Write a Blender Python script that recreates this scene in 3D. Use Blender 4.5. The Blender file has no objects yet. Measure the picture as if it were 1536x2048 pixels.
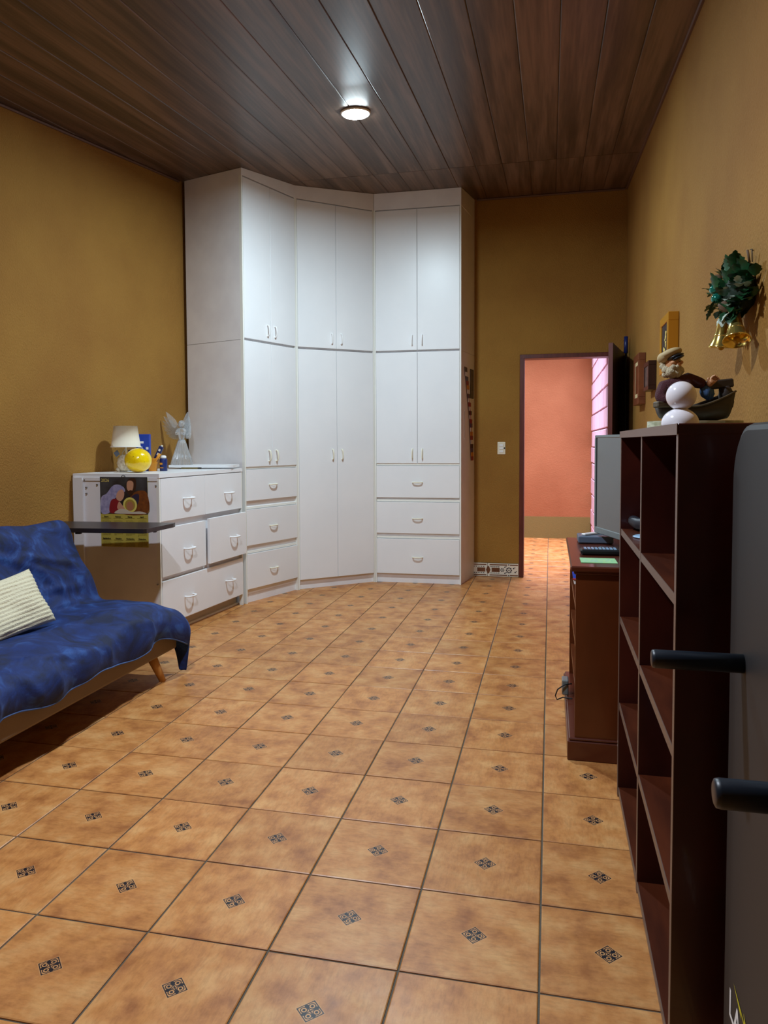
import bpy, bmesh, math, random
from mathutils import Vector, Matrix, noise
random.seed(7)
S = bpy.context.scene
COL = S.collection
R = math.radians

# ------------------------------------------------------------------ camera
TILE = 0.333
CAM = Vector((0.0176, -1.6847, 1.2727))
YAW, PITCH, ROLL = 0.22164, -0.04763, -0.00451
FPX = 1474.9
fw = Vector((-math.sin(YAW)*math.cos(PITCH), math.cos(YAW)*math.cos(PITCH), math.sin(PITCH)))
rt = Vector((math.cos(YAW), math.sin(YAW), 0)); up = rt.cross(fw)
rt2 = rt*math.cos(ROLL) + up*math.sin(ROLL); up2 = -rt*math.sin(ROLL) + up*math.cos(ROLL)
cd = bpy.data.cameras.new('camera'); cam = bpy.data.objects.new('camera', cd); COL.objects.link(cam)
M = Matrix.Identity(4)
for k in range(3):
    M[k][0] = rt2[k]; M[k][1] = up2[k]; M[k][2] = -fw[k]; M[k][3] = CAM[k]
cam.matrix_world = M
cd.sensor_fit = 'VERTICAL'; cd.sensor_height = 36.0; cd.lens = FPX/2048*36.0
cd.shift_y = -69.0/2048; cd.clip_start = 0.02; cd.clip_end = 100
S.camera = cam

# ------------------------------------------------------------------ world, light levels, exposure
W = bpy.data.worlds.new('sky'); S.world = W; W.use_nodes = True
W.node_tree.nodes['Background'].inputs[0].default_value = (0.95, 0.80, 0.85, 1)
W.node_tree.nodes['Background'].inputs[1].default_value = 1.5
LAMP_STRENGTH = 120.0
LAMP_COLOR = (0.80, 0.95, 1.0)
LAMP_WATTS = (54.0, 57.0)
LAMP_TINT = ((0.72, 0.90, 1.0), (0.79, 0.86, 1.0))
LAMP_SPREAD = 180.0
S.view_settings.view_transform = 'Standard'
S.view_settings.look = 'None'
S.view_settings.gamma = 1.0
S.view_settings.use_curve_mapping = False
S.view_settings.exposure = 0.22
# daylight falling into the passage through its skylight
sd = bpy.data.lights.new('skylight_daylight', 'AREA'); sd.shape = 'RECTANGLE'; sd.size = 1.2; sd.size_y = 2.3
sd.energy = 80; sd.color = (0.76, 0.77, 1.0); sd.spread = R(104)
so = bpy.data.objects.new('skylight_daylight', sd); COL.objects.link(so)
so.location = (-.20, 6.85, 2.74); so.rotation_euler = (0, 0, 0)

# ------------------------------------------------------------------ helpers
def lin(c):
    return tuple((v/255/12.92 if v/255 <= .04045 else ((v/255+.055)/1.055)**2.4) for v in c)

def material(name, rgb, rough=.6, metal=0.0, rgb2=None, nscale=8.0, stretch=(1, 1, 1), bump=0.0, bscale=40.0,
             bstretch=(1, 1, 1), coat=0.0, sheen=0.0, trans=0.0, emit=None, es=0.0, spec=.5, contrast=(.35, .65), alpha=1.0):
    m = bpy.data.materials.new(name); m.use_nodes = True
    nt = m.node_tree; b = nt.nodes['Principled BSDF']
    c = lin(rgb)+(1,)
    b.inputs['Base Color'].default_value = c
    b.inputs['Roughness'].default_value = rough
    b.inputs['Metallic'].default_value = metal
    b.inputs['Specular IOR Level'].default_value = spec
    b.inputs['Coat Weight'].default_value = coat
    b.inputs['Coat Roughness'].default_value = .08
    b.inputs['Sheen Weight'].default_value = sheen
    b.inputs['Transmission Weight'].default_value = trans
    b.inputs['Alpha'].default_value = alpha
    if emit:
        b.inputs['Emission Color'].default_value = tuple(emit)+(1,)
        b.inputs['Emission Strength'].default_value = es
    def coords(st):
        tc = nt.nodes.new('ShaderNodeTexCoord'); mp = nt.nodes.new('ShaderNodeMapping')
        mp.inputs['Scale'].default_value = st
        nt.links.new(tc.outputs['Object'], mp.inputs['Vector']); return mp.outputs[0]
    if rgb2:
        n = nt.nodes.new('ShaderNodeTexNoise'); n.inputs['Scale'].default_value = nscale
        n.inputs['Detail'].default_value = 5
        nt.links.new(coords(stretch), n.inputs['Vector'])
        r = nt.nodes.new('ShaderNodeValToRGB')
        r.color_ramp.elements[0].position = contrast[0]; r.color_ramp.elements[1].position = contrast[1]
        r.color_ramp.elements[0].color = c; r.color_ramp.elements[1].color = lin(rgb2)+(1,)
        nt.links.new(n.outputs[0], r.inputs[0]); nt.links.new(r.outputs[0], b.inputs['Base Color'])
    if bump:
        n = nt.nodes.new('ShaderNodeTexNoise'); n.inputs['Scale'].default_value = bscale
        n.inputs['Detail'].default_value = 4
        nt.links.new(coords(bstretch), n.inputs['Vector'])
        bp = nt.nodes.new('ShaderNodeBump'); bp.inputs['Strength'].default_value = bump
        bp.inputs['Distance'].default_value = .01
        nt.links.new(n.outputs[0], bp.inputs['Height']); nt.links.new(bp.outputs[0], b.inputs['Normal'])
    return m

def link(name, me, mat=None, parent=None, smooth=False):
    o = bpy.data.objects.new(name, me); COL.objects.link(o)
    if mat is not None:
        for mm in (mat if isinstance(mat, (list, tuple)) else [mat]): me.materials.append(mm)
    if parent is not None: o.parent = parent
    if smooth:
        for p in me.polygons: p.use_smooth = True
    return o

def bm_obj(name, bm, mat=None, parent=None, smooth=False):
    bmesh.ops.recalc_face_normals(bm, faces=bm.faces)
    me = bpy.data.meshes.new(name); bm.to_mesh(me); bm.free()
    return link(name, me, mat, parent, smooth)

def add_box(bm, x0, x1, y0, y1, z0, z1, bevel=0.0, mtx=None, seg=1):
    r = bmesh.ops.create_cube(bm, size=1.0)
    vs = r['verts']
    for v in vs:
        v.co = Vector(((x0+x1)/2+v.co.x*(x1-x0), (y0+y1)/2+v.co.y*(y1-y0), (z0+z1)/2+v.co.z*(z1-z0)))
    if bevel:
        es = list({e for v in vs for e in v.link_edges})
        g = bmesh.ops.bevel(bm, geom=es, offset=bevel, segments=seg, affect='EDGES', profile=.5)
        vs = [v for v in g['verts']]
    if mtx is not None:
        bmesh.ops.transform(bm, matrix=mtx, verts=list({v for v in vs}))
    return vs

def box(name, b, mat, parent=None, bevel=0.0, mtx=None, seg=1):
    bm = bmesh.new(); add_box(bm, *b, bevel=bevel, mtx=mtx, seg=seg)
    return bm_obj(name, bm, mat, parent)

def add_prism(bm, poly, z0, z1):
    """poly: xy list; z0/z1 numbers or functions of (x,y)"""
    f0 = z0 if callable(z0) else (lambda x, y: z0)
    f1 = z1 if callable(z1) else (lambda x, y: z1)
    a = [bm.verts.new((x, y, f0(x, y))) for x, y in poly]
    c = [bm.verts.new((x, y, f1(x, y))) for x, y in poly]
    n = len(poly)
    bm.faces.new(a[::-1]); bm.faces.new(c)
    for i in range(n): bm.faces.new((a[i], a[(i+1) % n], c[(i+1) % n], c[i]))

def prism(name, poly, z0, z1, mat, parent=None):
    bm = bmesh.new(); add_prism(bm, poly, z0, z1); return bm_obj(name, bm, mat, parent)

def add_tube(bm, pts, rad, n=10, caps=True):
    pts = [Vector(p) for p in pts]; rings = []
    rads = rad if isinstance(rad, (list, tuple)) else [rad]*len(pts)
    ref = None
    for i, p in enumerate(pts):
        t = (pts[min(i+1, len(pts)-1)]-pts[max(i-1, 0)]).normalized()
        if ref is None:
            ref = Vector((0, 0, 1)) if abs(t.z) < .9 else Vector((1, 0, 0))
        u = t.cross(ref).normalized(); w = u.cross(t).normalized(); ref = w
        rings.append([bm.verts.new(p+(u*math.cos(2*math.pi*k/n)+w*math.sin(2*math.pi*k/n))*rads[i]) for k in range(n)])
    for a, c in zip(rings, rings[1:]):
        for k in range(n): bm.faces.new((a[k], a[(k+1) % n], c[(k+1) % n], c[k]))
    if caps:
        bm.faces.new(rings[0][::-1]); bm.faces.new(rings[-1])

def tube(name, pts, rad, mat, parent=None, n=10):
    bm = bmesh.new(); add_tube(bm, pts, rad, n); return bm_obj(name, bm, mat, parent, True)

def add_lathe(bm, prof, n=24, c=(0, 0, 0), rib=0.0, nrib=12):
    rings = []
    for r, z in prof:
        ring = []
        for k in range(n):
            a = 2*math.pi*k/n; rr = r*(1+rib*math.cos(nrib*a))
            ring.append(bm.verts.new((c[0]+rr*math.cos(a), c[1]+rr*math.sin(a), c[2]+z)))
        rings.append(ring)
    for a, b in zip(rings, rings[1:]):
        for k in range(n): bm.faces.new((a[k], a[(k+1) % n], b[(k+1) % n], b[k]))
    if prof[0][0] > 1e-5: bm.faces.new(rings[0][::-1])
    if prof[-1][0] > 1e-5: bm.faces.new(rings[-1])
    bmesh.ops.remove_doubles(bm, verts=bm.verts, dist=1e-6)

def lathe(name, prof, mat, parent=None, n=24, c=(0, 0, 0), rib=0.0, nrib=12):
    bm = bmesh.new(); add_lathe(bm, prof, n, c, rib, nrib); return bm_obj(name, bm, mat, parent, True)

def add_ell(bm, c, r, rot=None, seg=20, jitter=0.0):
    g = bmesh.ops.create_uvsphere(bm, u_segments=seg, v_segments=max(8, seg//2+2), radius=1.0)
    for v in g['verts']:
        if jitter: v.co *= 1+jitter*noise.noise(v.co*4.0+Vector((c[0]*90, c[1]*90, c[2]*90)))
        p = Vector((v.co.x*r[0], v.co.y*r[1], v.co.z*r[2]))
        if rot is not None: p = rot @ p
        v.co = p+Vector(c)

def ell(name, c, r, mat, parent=None, rot=None, seg=20, jitter=0.0):
    bm = bmesh.new(); add_ell(bm, c, r, rot, seg, jitter); return bm_obj(name, bm, mat, parent, True)

def skin(name, verts, edges, radii, mat, parent=None, sub=2, root=0):
    me = bpy.data.meshes.new(name); me.from_pydata([tuple(v) for v in verts], edges, [])
    o = bpy.data.objects.new(name, me); COL.objects.link(o)
    sk = o.modifiers.new('skin', 'SKIN'); sk.use_smooth_shade = True
    for i, r in enumerate(radii):
        sv = me.skin_vertices[0].data[i]; sv.radius = (r, r) if not isinstance(r, tuple) else r
        sv.use_root = (i == root)
    sb = o.modifiers.new('sub', 'SUBSURF'); sb.levels = sub; sb.render_levels = sub
    dg = bpy.context.evaluated_depsgraph_get()
    m2 = bpy.data.meshes.new_from_object(o.evaluated_get(dg))
    bpy.data.objects.remove(o)
    return link(name, m2, mat, parent, True)

def text_mesh(name, s, size, mat, parent=None, mtx=None, bold=0.0, align='LEFT'):
    cu = bpy.data.curves.new(name, 'FONT'); cu.body = s; cu.size = size; cu.offset = bold; cu.align_x = align
    cu.resolution_u = 2
    o = bpy.data.objects.new(name, cu); COL.objects.link(o)
    dg = bpy.context.evaluated_depsgraph_get(); dg.update()
    me = bpy.data.meshes.new_from_object(o.evaluated_get(dg))
    bpy.data.objects.remove(o)
    if mtx is not None: me.transform(mtx)
    me.materials.clear()
    return link(name, me, mat, parent)

def thing(name, label, cat, loc=(0, 0, 0), rz=0.0, group=None):
    o = bpy.data.objects.new(name, None); COL.objects.link(o)
    o.empty_display_size = .05
    o.location = loc; o.rotation_euler = (0, 0, rz); tag(o, label, cat, group); return o

def tag(o, label, cat, group=None):
    o['label'] = label; o['category'] = cat
    if group: o['group'] = group
    return o

def struct(o, label=None):
    o['kind'] = 'structure'
    if label: o['label'] = label
    return o

def clone(o, parent, loc=None, rot=None):
    c = o.copy(); COL.objects.link(c); c.parent = parent
    if loc is not None: c.location = loc
    if rot is not None: c.rotation_euler = rot
    return c

# ------------------------------------------------------------------ materials
def tile_material():
    m = bpy.data.materials.new('terracotta_tile'); m.use_nodes = True
    nt = m.node_tree; N = nt.nodes; L = nt.links; b = N['Principled BSDF']
    def val(x): return x
    def mth(op, a, c=None, d=None):
        n = N.new('ShaderNodeMath'); n.operation = op
        for i, v in enumerate((a, c, d)):
            if v is None: continue
            if isinstance(v, (int, float)): n.inputs[i].default_value = v
            else: L.new(v, n.inputs[i])
        return n.outputs[0]
    tc = N.new('ShaderNodeTexCoord'); sp = N.new('ShaderNodeSeparateXYZ'); L.new(tc.outputs['Object'], sp.inputs[0])
    x, y = (mth('WRAP', sp.outputs[q], TILE/2, -TILE/2) for q in (0, 1))
    k = 0.70710678
    u = mth('ABSOLUTE', mth('MULTIPLY', mth('ADD', x, y), k)); v = mth('ABSOLUTE', mth('MULTIPLY', mth('SUBTRACT', x, y), k))
    mx = mth('MAXIMUM', u, v); mn = mth('MINIMUM', u, v)
    inside = mth('LESS_THAN', mx, .0242)
    border = mth('MULTIPLY', mth('GREATER_THAN', mx, .0210), inside)
    corner = mth('MULTIPLY', mth('GREATER_THAN', mn, .0195), inside)
    cross = mth('LESS_THAN', mn, .0014)
    du = mth('SUBTRACT', u, .0105); dv = mth('SUBTRACT', v, .0105)
    rr = mth('SQRT', mth('ADD', mth('MULTIPLY', du, du), mth('MULTIPLY', dv, dv)))
    ring = mth('MULTIPLY', mth('GREATER_THAN', rr, .0066), mth('LESS_THAN', rr, .0090))
    spot = mth('LESS_THAN', rr, .0036)
    leafd = mth('ADD', mn, mth('MULTIPLY', mth('ABSOLUTE', mth('SUBTRACT', mx, .0165)), .8))
    leaf = mth('LESS_THAN', leafd, .0064)
    dark = mth('MAXIMUM', mth('MAXIMUM', mth('MAXIMUM', border, corner), mth('MAXIMUM', cross, ring)), mth('MAXIMUM', spot, leaf))
    dark = mth('MULTIPLY', dark, mth('LESS_THAN', mx, .0235))
    halo = mth('LESS_THAN', mx, .0255)
    oi = N.new('ShaderNodeObjectInfo')
    off = N.new('ShaderNodeCombineXYZ'); r10 = mth('MULTIPLY', oi.outputs['Random'], 37.0)
    L.new(r10, off.inputs[0]); L.new(r10, off.inputs[2])
    ad = N.new('ShaderNodeVectorMath'); ad.operation = 'ADD'
    L.new(tc.outputs['Object'], ad.inputs[0]); L.new(off.outputs[0], ad.inputs[1])
    n1 = N.new('ShaderNodeTexNoise'); n1.inputs['Scale'].default_value = 9; n1.inputs['Detail'].default_value = 7; n1.inputs['Roughness'].default_value = .62
    L.new(ad.outputs[0], n1.inputs['Vector'])
    rp = N.new('ShaderNodeValToRGB'); e = rp.color_ramp.elements
    e[0].position = .32; e[0].color = lin((160, 98, 50))+(1,)
    e[1].position = .70; e[1].color = lin((214, 160, 100))+(1,)
    a = e.new(.5); a.color = lin((196, 132, 72))+(1,)
    L.new(n1.outputs[0], rp.inputs[0])
    hs = N.new('ShaderNodeHueSaturation')
    n3 = N.new('ShaderNodeTexNoise'); n3.inputs['Scale'].default_value = 60; n3.inputs['Detail'].default_value = 5; n3.inputs['Roughness'].default_value = .7
    mp3 = N.new('ShaderNodeMapping'); mp3.inputs['Scale'].default_value = (.45, 1.6, 1); L.new(ad.outputs[0], mp3.inputs[0]); L.new(mp3.outputs[0], n3.inputs['Vector'])
    fine = N.new('ShaderNodeMix'); fine.data_type = 'RGBA'; fine.blend_type = 'MULTIPLY'; fine.inputs[0].default_value = 1.0
    rf = N.new('ShaderNodeValToRGB'); rf.color_ramp.elements[0].position = .30; rf.color_ramp.elements[0].color = (.80, .78, .75, 1)
    rf.color_ramp.elements[1].position = .55; rf.color_ramp.elements[1].color = (1, 1, 1, 1)
    L.new(n3.outputs[0], rf.inputs[0]); L.new(rp.outputs[0], fine.inputs[6]); L.new(rf.outputs[0], fine.inputs[7])
    L.new(fine.outputs[2], hs.inputs['Color']); L.new(mth('MULTIPLY_ADD', oi.outputs['Random'], .16, .92), hs.inputs['Value'])
    mh = N.new('ShaderNodeMix'); mh.data_type = 'RGBA'
    L.new(mth('MULTIPLY', halo, .35), mh.inputs[0]); L.new(hs.outputs[0], mh.inputs[6]); mh.inputs[7].default_value = lin((205, 160, 110))+(1,)
    mi = N.new('ShaderNodeMix'); mi.data_type = 'RGBA'
    L.new(dark, mi.inputs[0]); L.new(mh.outputs[2], mi.inputs[6]); mi.inputs[7].default_value = lin((16, 14, 26))+(1,)
    L.new(mi.outputs[2], b.inputs['Base Color'])
    n2 = N.new('ShaderNodeTexNoise'); n2.inputs['Scale'].default_value = 14; n2.inputs['Detail'].default_value = 4
    L.new(ad.outputs[0], n2.inputs['Vector'])
    L.new(mth('MULTIPLY_ADD', n2.outputs[0], .25, .27), b.inputs['Roughness'])
    b.inputs['Specular IOR Level'].default_value = .46
    bp = N.new('ShaderNodeBump'); bp.inputs['Strength'].default_value = .12; bp.inputs['Distance'].default_value = .004
    L.new(n2.outputs[0], bp.inputs['Height']); L.new(bp.outputs[0], b.inputs['Normal'])
    return m

def plank_material():
    m = bpy.data.materials.new('wood_grain_ceiling_panel'); m.use_nodes = True
    nt = m.node_tree; N = nt.nodes; L = nt.links; b = N['Principled BSDF']
    tc = N.new('ShaderNodeTexCoord'); mp = N.new('ShaderNodeMapping'); L.new(tc.outputs['Object'], mp.inputs[0])
    mp.inputs['Scale'].default_value = (1, .045, 1)
    oi = N.new('ShaderNodeObjectInfo'); mu = N.new('ShaderNodeMath'); mu.operation = 'MULTIPLY'; mu.inputs[1].default_value = 13
    L.new(oi.outputs['Random'], mu.inputs[0]); cb = N.new('ShaderNodeCombineXYZ'); L.new(mu.outputs[0], cb.inputs[2])
    ad = N.new('ShaderNodeVectorMath'); L.new(mp.outputs[0], ad.inputs[0]); L.new(cb.outputs[0], ad.inputs[1])
    n1 = N.new('ShaderNodeTexNoise'); n1.inputs['Scale'].default_value = 13; n1.inputs['Detail'].default_value = 3; n1.inputs['Distortion'].default_value = .3
    L.new(ad.outputs[0], n1.inputs['Vector'])
    n2 = N.new('ShaderNodeTexNoise'); n2.inputs['Scale'].default_value = 70; n2.inputs['Detail'].default_value = 4
    L.new(ad.outputs[0], n2.inputs['Vector'])
    mx = N.new('ShaderNodeMath'); mx.operation = 'MULTIPLY_ADD'; mx.inputs[1].default_value = .35
    L.new(n2.outputs[0], mx.inputs[0])
    m3 = N.new('ShaderNodeMath'); m3.operation = 'MULTIPLY'; m3.inputs[1].default_value = .75; L.new(n1.outputs[0], m3.inputs[0])
    L.new(m3.outputs[0], mx.inputs[2])
    rp = N.new('ShaderNodeValToRGB'); e = rp.color_ramp.elements
    e[0].position = .40; e[0].color = lin((66, 49, 38))+(1,)
    e[1].position = .68; e[1].color = lin((120, 95, 79))+(1,)
    a = e.new(.54); a.color = lin((92, 71, 57))+(1,)
    L.new(mx.outputs[0], rp.inputs[0]); L.new(rp.outputs[0], b.inputs['Base Color'])
    b.inputs['Roughness'].default_value = .38
    return m

MT = tile_material(); MPL = plank_material()
M_grout = material('dark_grout', (92, 84, 70), .9, bump=.3, bscale=200)
M_wall = material('ochre_stucco', (162, 117, 46), .85, rgb2=(150, 104, 38), nscale=1.6, bump=.7, bscale=170, bstretch=(1, 1, .5))
M_hall = material('salmon_plaster', (176, 116, 76), .85, rgb2=(160, 100, 62), nscale=1.3, bump=.3, bscale=60)
M_band = material('olive_band', (128, 116, 64), .85, bump=.2, bscale=60)
M_block = material('lilac_block', (226, 196, 214), .85, rgb2=(206, 172, 190), nscale=4, bump=.3, bscale=90)
M_mortar = material('block_joint', (150, 112, 124), .9)
M_white = material('white_laminate', (244, 245, 247), .34, rgb2=(238, 240, 243), nscale=2)
M_white2 = material('white_laminate_worn', (244, 243, 245), .42, rgb2=(236, 234, 237), nscale=5)
M_edge = material('white_edge_band', (244, 245, 238), .4)
M_cream = material('cream_plastic', (240, 236, 214), .35)
M_wplastic = material('white_plastic', (244, 244, 244), .3)
M_mah = material('mahogany', (70, 26, 17), .28, rgb2=(48, 15, 11), nscale=6, stretch=(1, 6, .6), coat=.25)
M_mahedge = material('bookcase_edge', (106, 86, 76), .4)
M_mahshelf = material('mahogany_shelf', (88, 40, 20), .3, rgb2=(64, 27, 14), nscale=5, stretch=(3, .6, 1), coat=.2)
M_cherry = material('cherry_wood', (98, 46, 18), .32, rgb2=(80, 36, 13), nscale=5, stretch=(1, 1, .4), coat=.2)
M_cherryd = material('cherry_wood_dark', (84, 36, 20), .3, coat=.25)
M_door = material('dark_door_wood', (50, 22, 19), .35, rgb2=(38, 16, 14), nscale=5, stretch=(4, 4, .5))
M_doorf = material('door_frame_wood', (108, 48, 36), .4, rgb2=(84, 34, 26), nscale=7, stretch=(4, 4, .4))
M_grey = material('grey_metal_paint', (44, 44, 45), .5, spec=.35)
M_blackp = material('black_plastic', (22, 24, 27), .35)
M_blackm = material('black_matte', (18, 18, 20), .6)
M_rod = material('blue_black_rubber', (24, 32, 42), .4)
M_tvb = material('tv_bezel', (120, 128, 128), .35, metal=.2)
M_screen = material('tv_screen', (10, 12, 13), .06, spec=.9, coat=1.0)
M_velvet = None
M_beige = material('beige_fabric', (132, 114, 92), .8, bump=.2, bscale=300)
M_legw = material('light_wood_leg', (214, 160, 88), .45, rgb2=(196, 140, 70), nscale=12, stretch=(5, 5, .6))
M_knit = material('cream_knit', (226, 218, 186), .9, bump=.6, bscale=160)
M_gold = material('gold_metal', (255, 226, 128), .16, metal=.9)
M_goldi = material('gold_inside', (196, 150, 30), .45, metal=.5)
M_leaf = material('dark_green_leaf', (30, 88, 46), .42, rgb2=(18, 60, 30), nscale=30)
M_leaf2 = material('silver_green_leaf', (176, 190, 172), .5)
M_teal = material('teal_ornament', (20, 128, 110), .12, metal=.5, coat=.6)
M_cone = material('pine_cone_brown', (112, 88, 66), .7)
M_glass = material('clear_glass', (245, 248, 250), .12, trans=.78, coat=.4)
M_yball = material('yellow_glass', (250, 214, 16), .18, rgb2=(238, 196, 8), nscale=14, bump=.25, bscale=60, coat=.5)
M_shade = material('cream_lamp_shade', (232, 222, 200), .8, bump=.1, bscale=300)
M_stone = material('speckled_stone', (226, 214, 190), .6, rgb2=(190, 172, 140), nscale=60, bump=.2, bscale=90)
M_blue = material('blue_carton', (22, 62, 170), .4)
M_dblue = material('dark_blue_carton', (18, 36, 96), .4)
M_orange = material('orange_clay', (220, 146, 40), .5)
M_red = material('red_print', (150, 26, 36), .5)
M_paper = material('white_paper', (238, 238, 236), .7)
M_grpaper = material('green_paper', (168, 224, 150), .6, rgb2=(150, 206, 160), nscale=30)
M_globe = material('white_globe', (242, 240, 244), .16, coat=.5)
M_marble = material('pale_green_slab', (206, 208, 178), .35, rgb2=(150, 156, 120), nscale=25, stretch=(1, 1, 4))
M_boat = material('dark_boat', (54, 46, 42), .55, rgb2=(40, 34, 30), nscale=20, stretch=(1, 1, 5))
M_boat2 = material('boat_timber', (96, 84, 62), .6, rgb2=(70, 60, 44), nscale=30, stretch=(1, 1, 6))
M_sweater = material('maroon_knit', (82, 36, 44), .8, bump=.8, bscale=420)
M_skin = material('figurine_skin', (206, 150, 104), .5)
M_beard = material('figurine_beard', (218, 206, 170), .7, bump=.9, bscale=300)
M_cap = material('khaki_cap', (178, 158, 112), .7)
M_bcloth = material('blue_cloth', (86, 124, 168), .8, rgb2=(54, 86, 128), nscale=90, stretch=(4, .3, .3))
M_frameb = material('brown_frame', (126, 70, 38), .4, rgb2=(100, 52, 28), nscale=10)
M_frameg = material('gold_frame', (206, 146, 40), .35, metal=.35)
M_mat = material('cream_mat', (214, 196, 150), .7)
M_pic = material('dark_picture', (46, 38, 38), .5, rgb2=(30, 24, 28), nscale=20)
M_photo = material('photo_print', (62, 52, 50), .5, rgb2=(104, 84, 80), nscale=40)
M_flower = material('yellow_flower_paint', (238, 214, 120), .6)
M_switch = material('switch_plate', (236, 226, 200), .4)
M_tprint = material('brown_tile_print', (120, 72, 42), .4, rgb2=(98, 56, 32), nscale=30)
M_tdark = material('dark_tile_print', (46, 42, 50), .4)
M_tcream = material('cream_tile', (232, 224, 206), .3)
M_bag = material('navy_bag', (24, 34, 66), .7, bump=.3, bscale=60)
M_light = material('lamp_diffuser', (255, 255, 255), .5, emit=LAMP_COLOR, es=LAMP_STRENGTH)
M_lamprim = material('lamp_rim', (235, 235, 235), .4)
M_stb = material('slate_plastic', (98, 112, 130), .35)
M_shoe = material('charcoal_rubber', (40, 42, 50), .5)
M_disc = material('pale_blue_disc', (168, 204, 236), .25)
M_steel = material('screw_steel', (150, 150, 150), .3, metal=.8)

# ------------------------------------------------------------------ room shell
CZ0, CS = 3.079, 0.084
def ceil(y): return CZ0+CS*y
XR = 0.675
def wl(y): return -3.125+.1*(y-2.1)          # left wall
YB = 5.31; YF = -3.6; YH = 8.24
XD0, XD1, ZD = -0.25, 0.645, 2.075            # door opening

# floor: screed with single tiles on it
floor = struct(box('floor', (-3.9, 1.0, YF-.1, YH+.1, -.08, -.004), M_grout), 'grout bed of the terracotta tiled floor')
def tile_mesh():
    bm = bmesh.new(); h = .1638; b = .0025
    outer = [(-h, -h), (h, -h), (h, h), (-h, h)]
    lo = [bm.verts.new((x, y, -.006)) for x, y in outer]
    mid = [bm.verts.new((x, y, -.0016)) for x, y in outer]
    i = h-b
    top = [bm.verts.new((x, y, 0)) for x, y in ((-i, -i), (i, -i), (i, i), (-i, i))]
    bm.faces.new(top)
    for k in range(4):
        j = (k+1) % 4
        bm.faces.new((lo[k], lo[j], mid[j], mid[k])); bm.faces.new((mid[k], mid[j], top[j], top[k]))
    bmesh.ops.recalc_face_normals(bm, faces=bm.faces)
    me = bpy.data.meshes.new('tile'); bm.to_mesh(me); bm.free(); me.materials.append(MT); return me
TM = tile_mesh()
tiles = []
for j in range(-10, 25):
    for i in range(-11, 2):
        x, y = (i+.5)*TILE, (j+.5)*TILE
        if y < YF or y > YH+.1: continue
        if y > YB+.1 and x < -2.1: continue
        if y < YB and x < wl(y)-.2: continue
        d = Vector((x, y, 0))-CAM; z = d.dot(fw)
        vis = z > .2 and abs(d.dot(rt)/z) < .66 and -.92 < d.dot(up)/z < .7
        tiles.append((0 if vis else 1, d.length, x, y))
tiles.sort()
for k, (v, dd, x, y) in enumerate(tiles[:300]):
    o = bpy.data.objects.new('tile', TM); COL.objects.link(o); o.parent = floor
    o.location = (x, y, random.uniform(-.0006, .0003)); o.rotation_euler = (random.uniform(-.002, .002), random.uniform(-.002, .002), math.pi/2*random.randrange(4))
if len(tiles) > 300:
    vs, fs = [], []
    src = [tuple(v.co) for v in TM.vertices]; sf = [tuple(p.vertices) for p in TM.polygons]
    for _, _, x, y in tiles[300:]:
        n = len(vs); vs += [(a+x-TILE/2, b+y-TILE/2, c) for a, b, c in src]; fs += [tuple(q+n for q in f) for f in sf]
    me = bpy.data.meshes.new('outlying_tiles'); me.from_pydata(vs, [], fs)
    o = link('outlying_tiles', me, MT, floor); o['kind'] = 'stuff'; o.location = (TILE/2, TILE/2, 0)

# walls
t = .12
struct(prism('wall_left', [(wl(YF), YF), (wl(YB+.1), YB+.1), (wl(YB+.1)-t, YB+.1), (wl(YF)-t, YF)], -.05, 4.0, M_wall), 'ochre stucco wall behind the blue sofa')
struct(box('wall_right', (XR, XR+t, YF, YB+.14, -.05, 4.0), M_wall), 'ochre stucco wall with hanging frames and bells')
bm = bmesh.new()
add_box(bm, -3.2, XD0, YB, YB+.14, -.05, 4.0); add_box(bm, XD1, XR+t, YB, YB+.14, -.05, 4.0); add_box(bm, XD0, XD1, YB, YB+.14, ZD, 4.0)
struct(bm_obj('wall_back', bm, M_wall), 'ochre stucco wall with the open doorway')
struct(box('wall_front', (-3.9, XR+t, YF-t, YF, -.05, 4.0), M_wall), 'ochre stucco wall behind the viewer')

# passage beyond the door
XHR = .535
hw = struct(box('wall_passage_end', (-1.9, .8, YH, YH+.12, -.05, 2.9), M_hall), 'salmon plastered wall at the end of the passage')
box('painted_band', (-1.9, XHR, YH-.006, YH+.01, -.004, .285), M_band, hw)
hr = struct(box('wall_passage_right', (XHR+.012, XHR+.15, YB+.14, YH, -.05, 2.9), M_mortar), 'sunlit lilac block wall along the passage')
BM = bmesh.new(); add_box(BM, XHR, XHR+.02, -.195, .195, -.094, .094, bevel=.006)
bmesh.ops.recalc_face_normals(BM, faces=BM.faces)
bme = bpy.data.meshes.new('block'); BM.to_mesh(bme); BM.free(); bme.materials.append(M_block)
for c in range(13):
    y = YB+.14+(.2 if c % 2 else .4)
    while y < YH+.1:
        if y+.195 < YH+.12:
            o = bpy.data.objects.new('block', bme); COL.objects.link(o); o.parent = hr
            o.location = (random.uniform(-.002, .001), min(y, YH-.2), .1+c*.2)
        y += .4
bm = bmesh.new()
add_box(bm, -1.9, -.82, YB+.14, YH+.12, 2.75, 2.85); add_box(bm, .42, .8, YB+.14, YH+.12, 2.75, 2.85)
add_box(bm, -.82, .42, YB+.14, 5.68, 2.75, 2.85); add_box(bm, -.82, .42, 8.02, YH+.12, 2.75, 2.85)
struct(bm_obj('ceiling_passage', bm, M_hall), 'plastered passage ceiling with a skylight opening')
struct(box('wall_passage_left', (-1.9, -1.8, YB+.14, YH, -.05, 2.9), M_hall), 'salmon plastered wall on the left of the passage')

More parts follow.
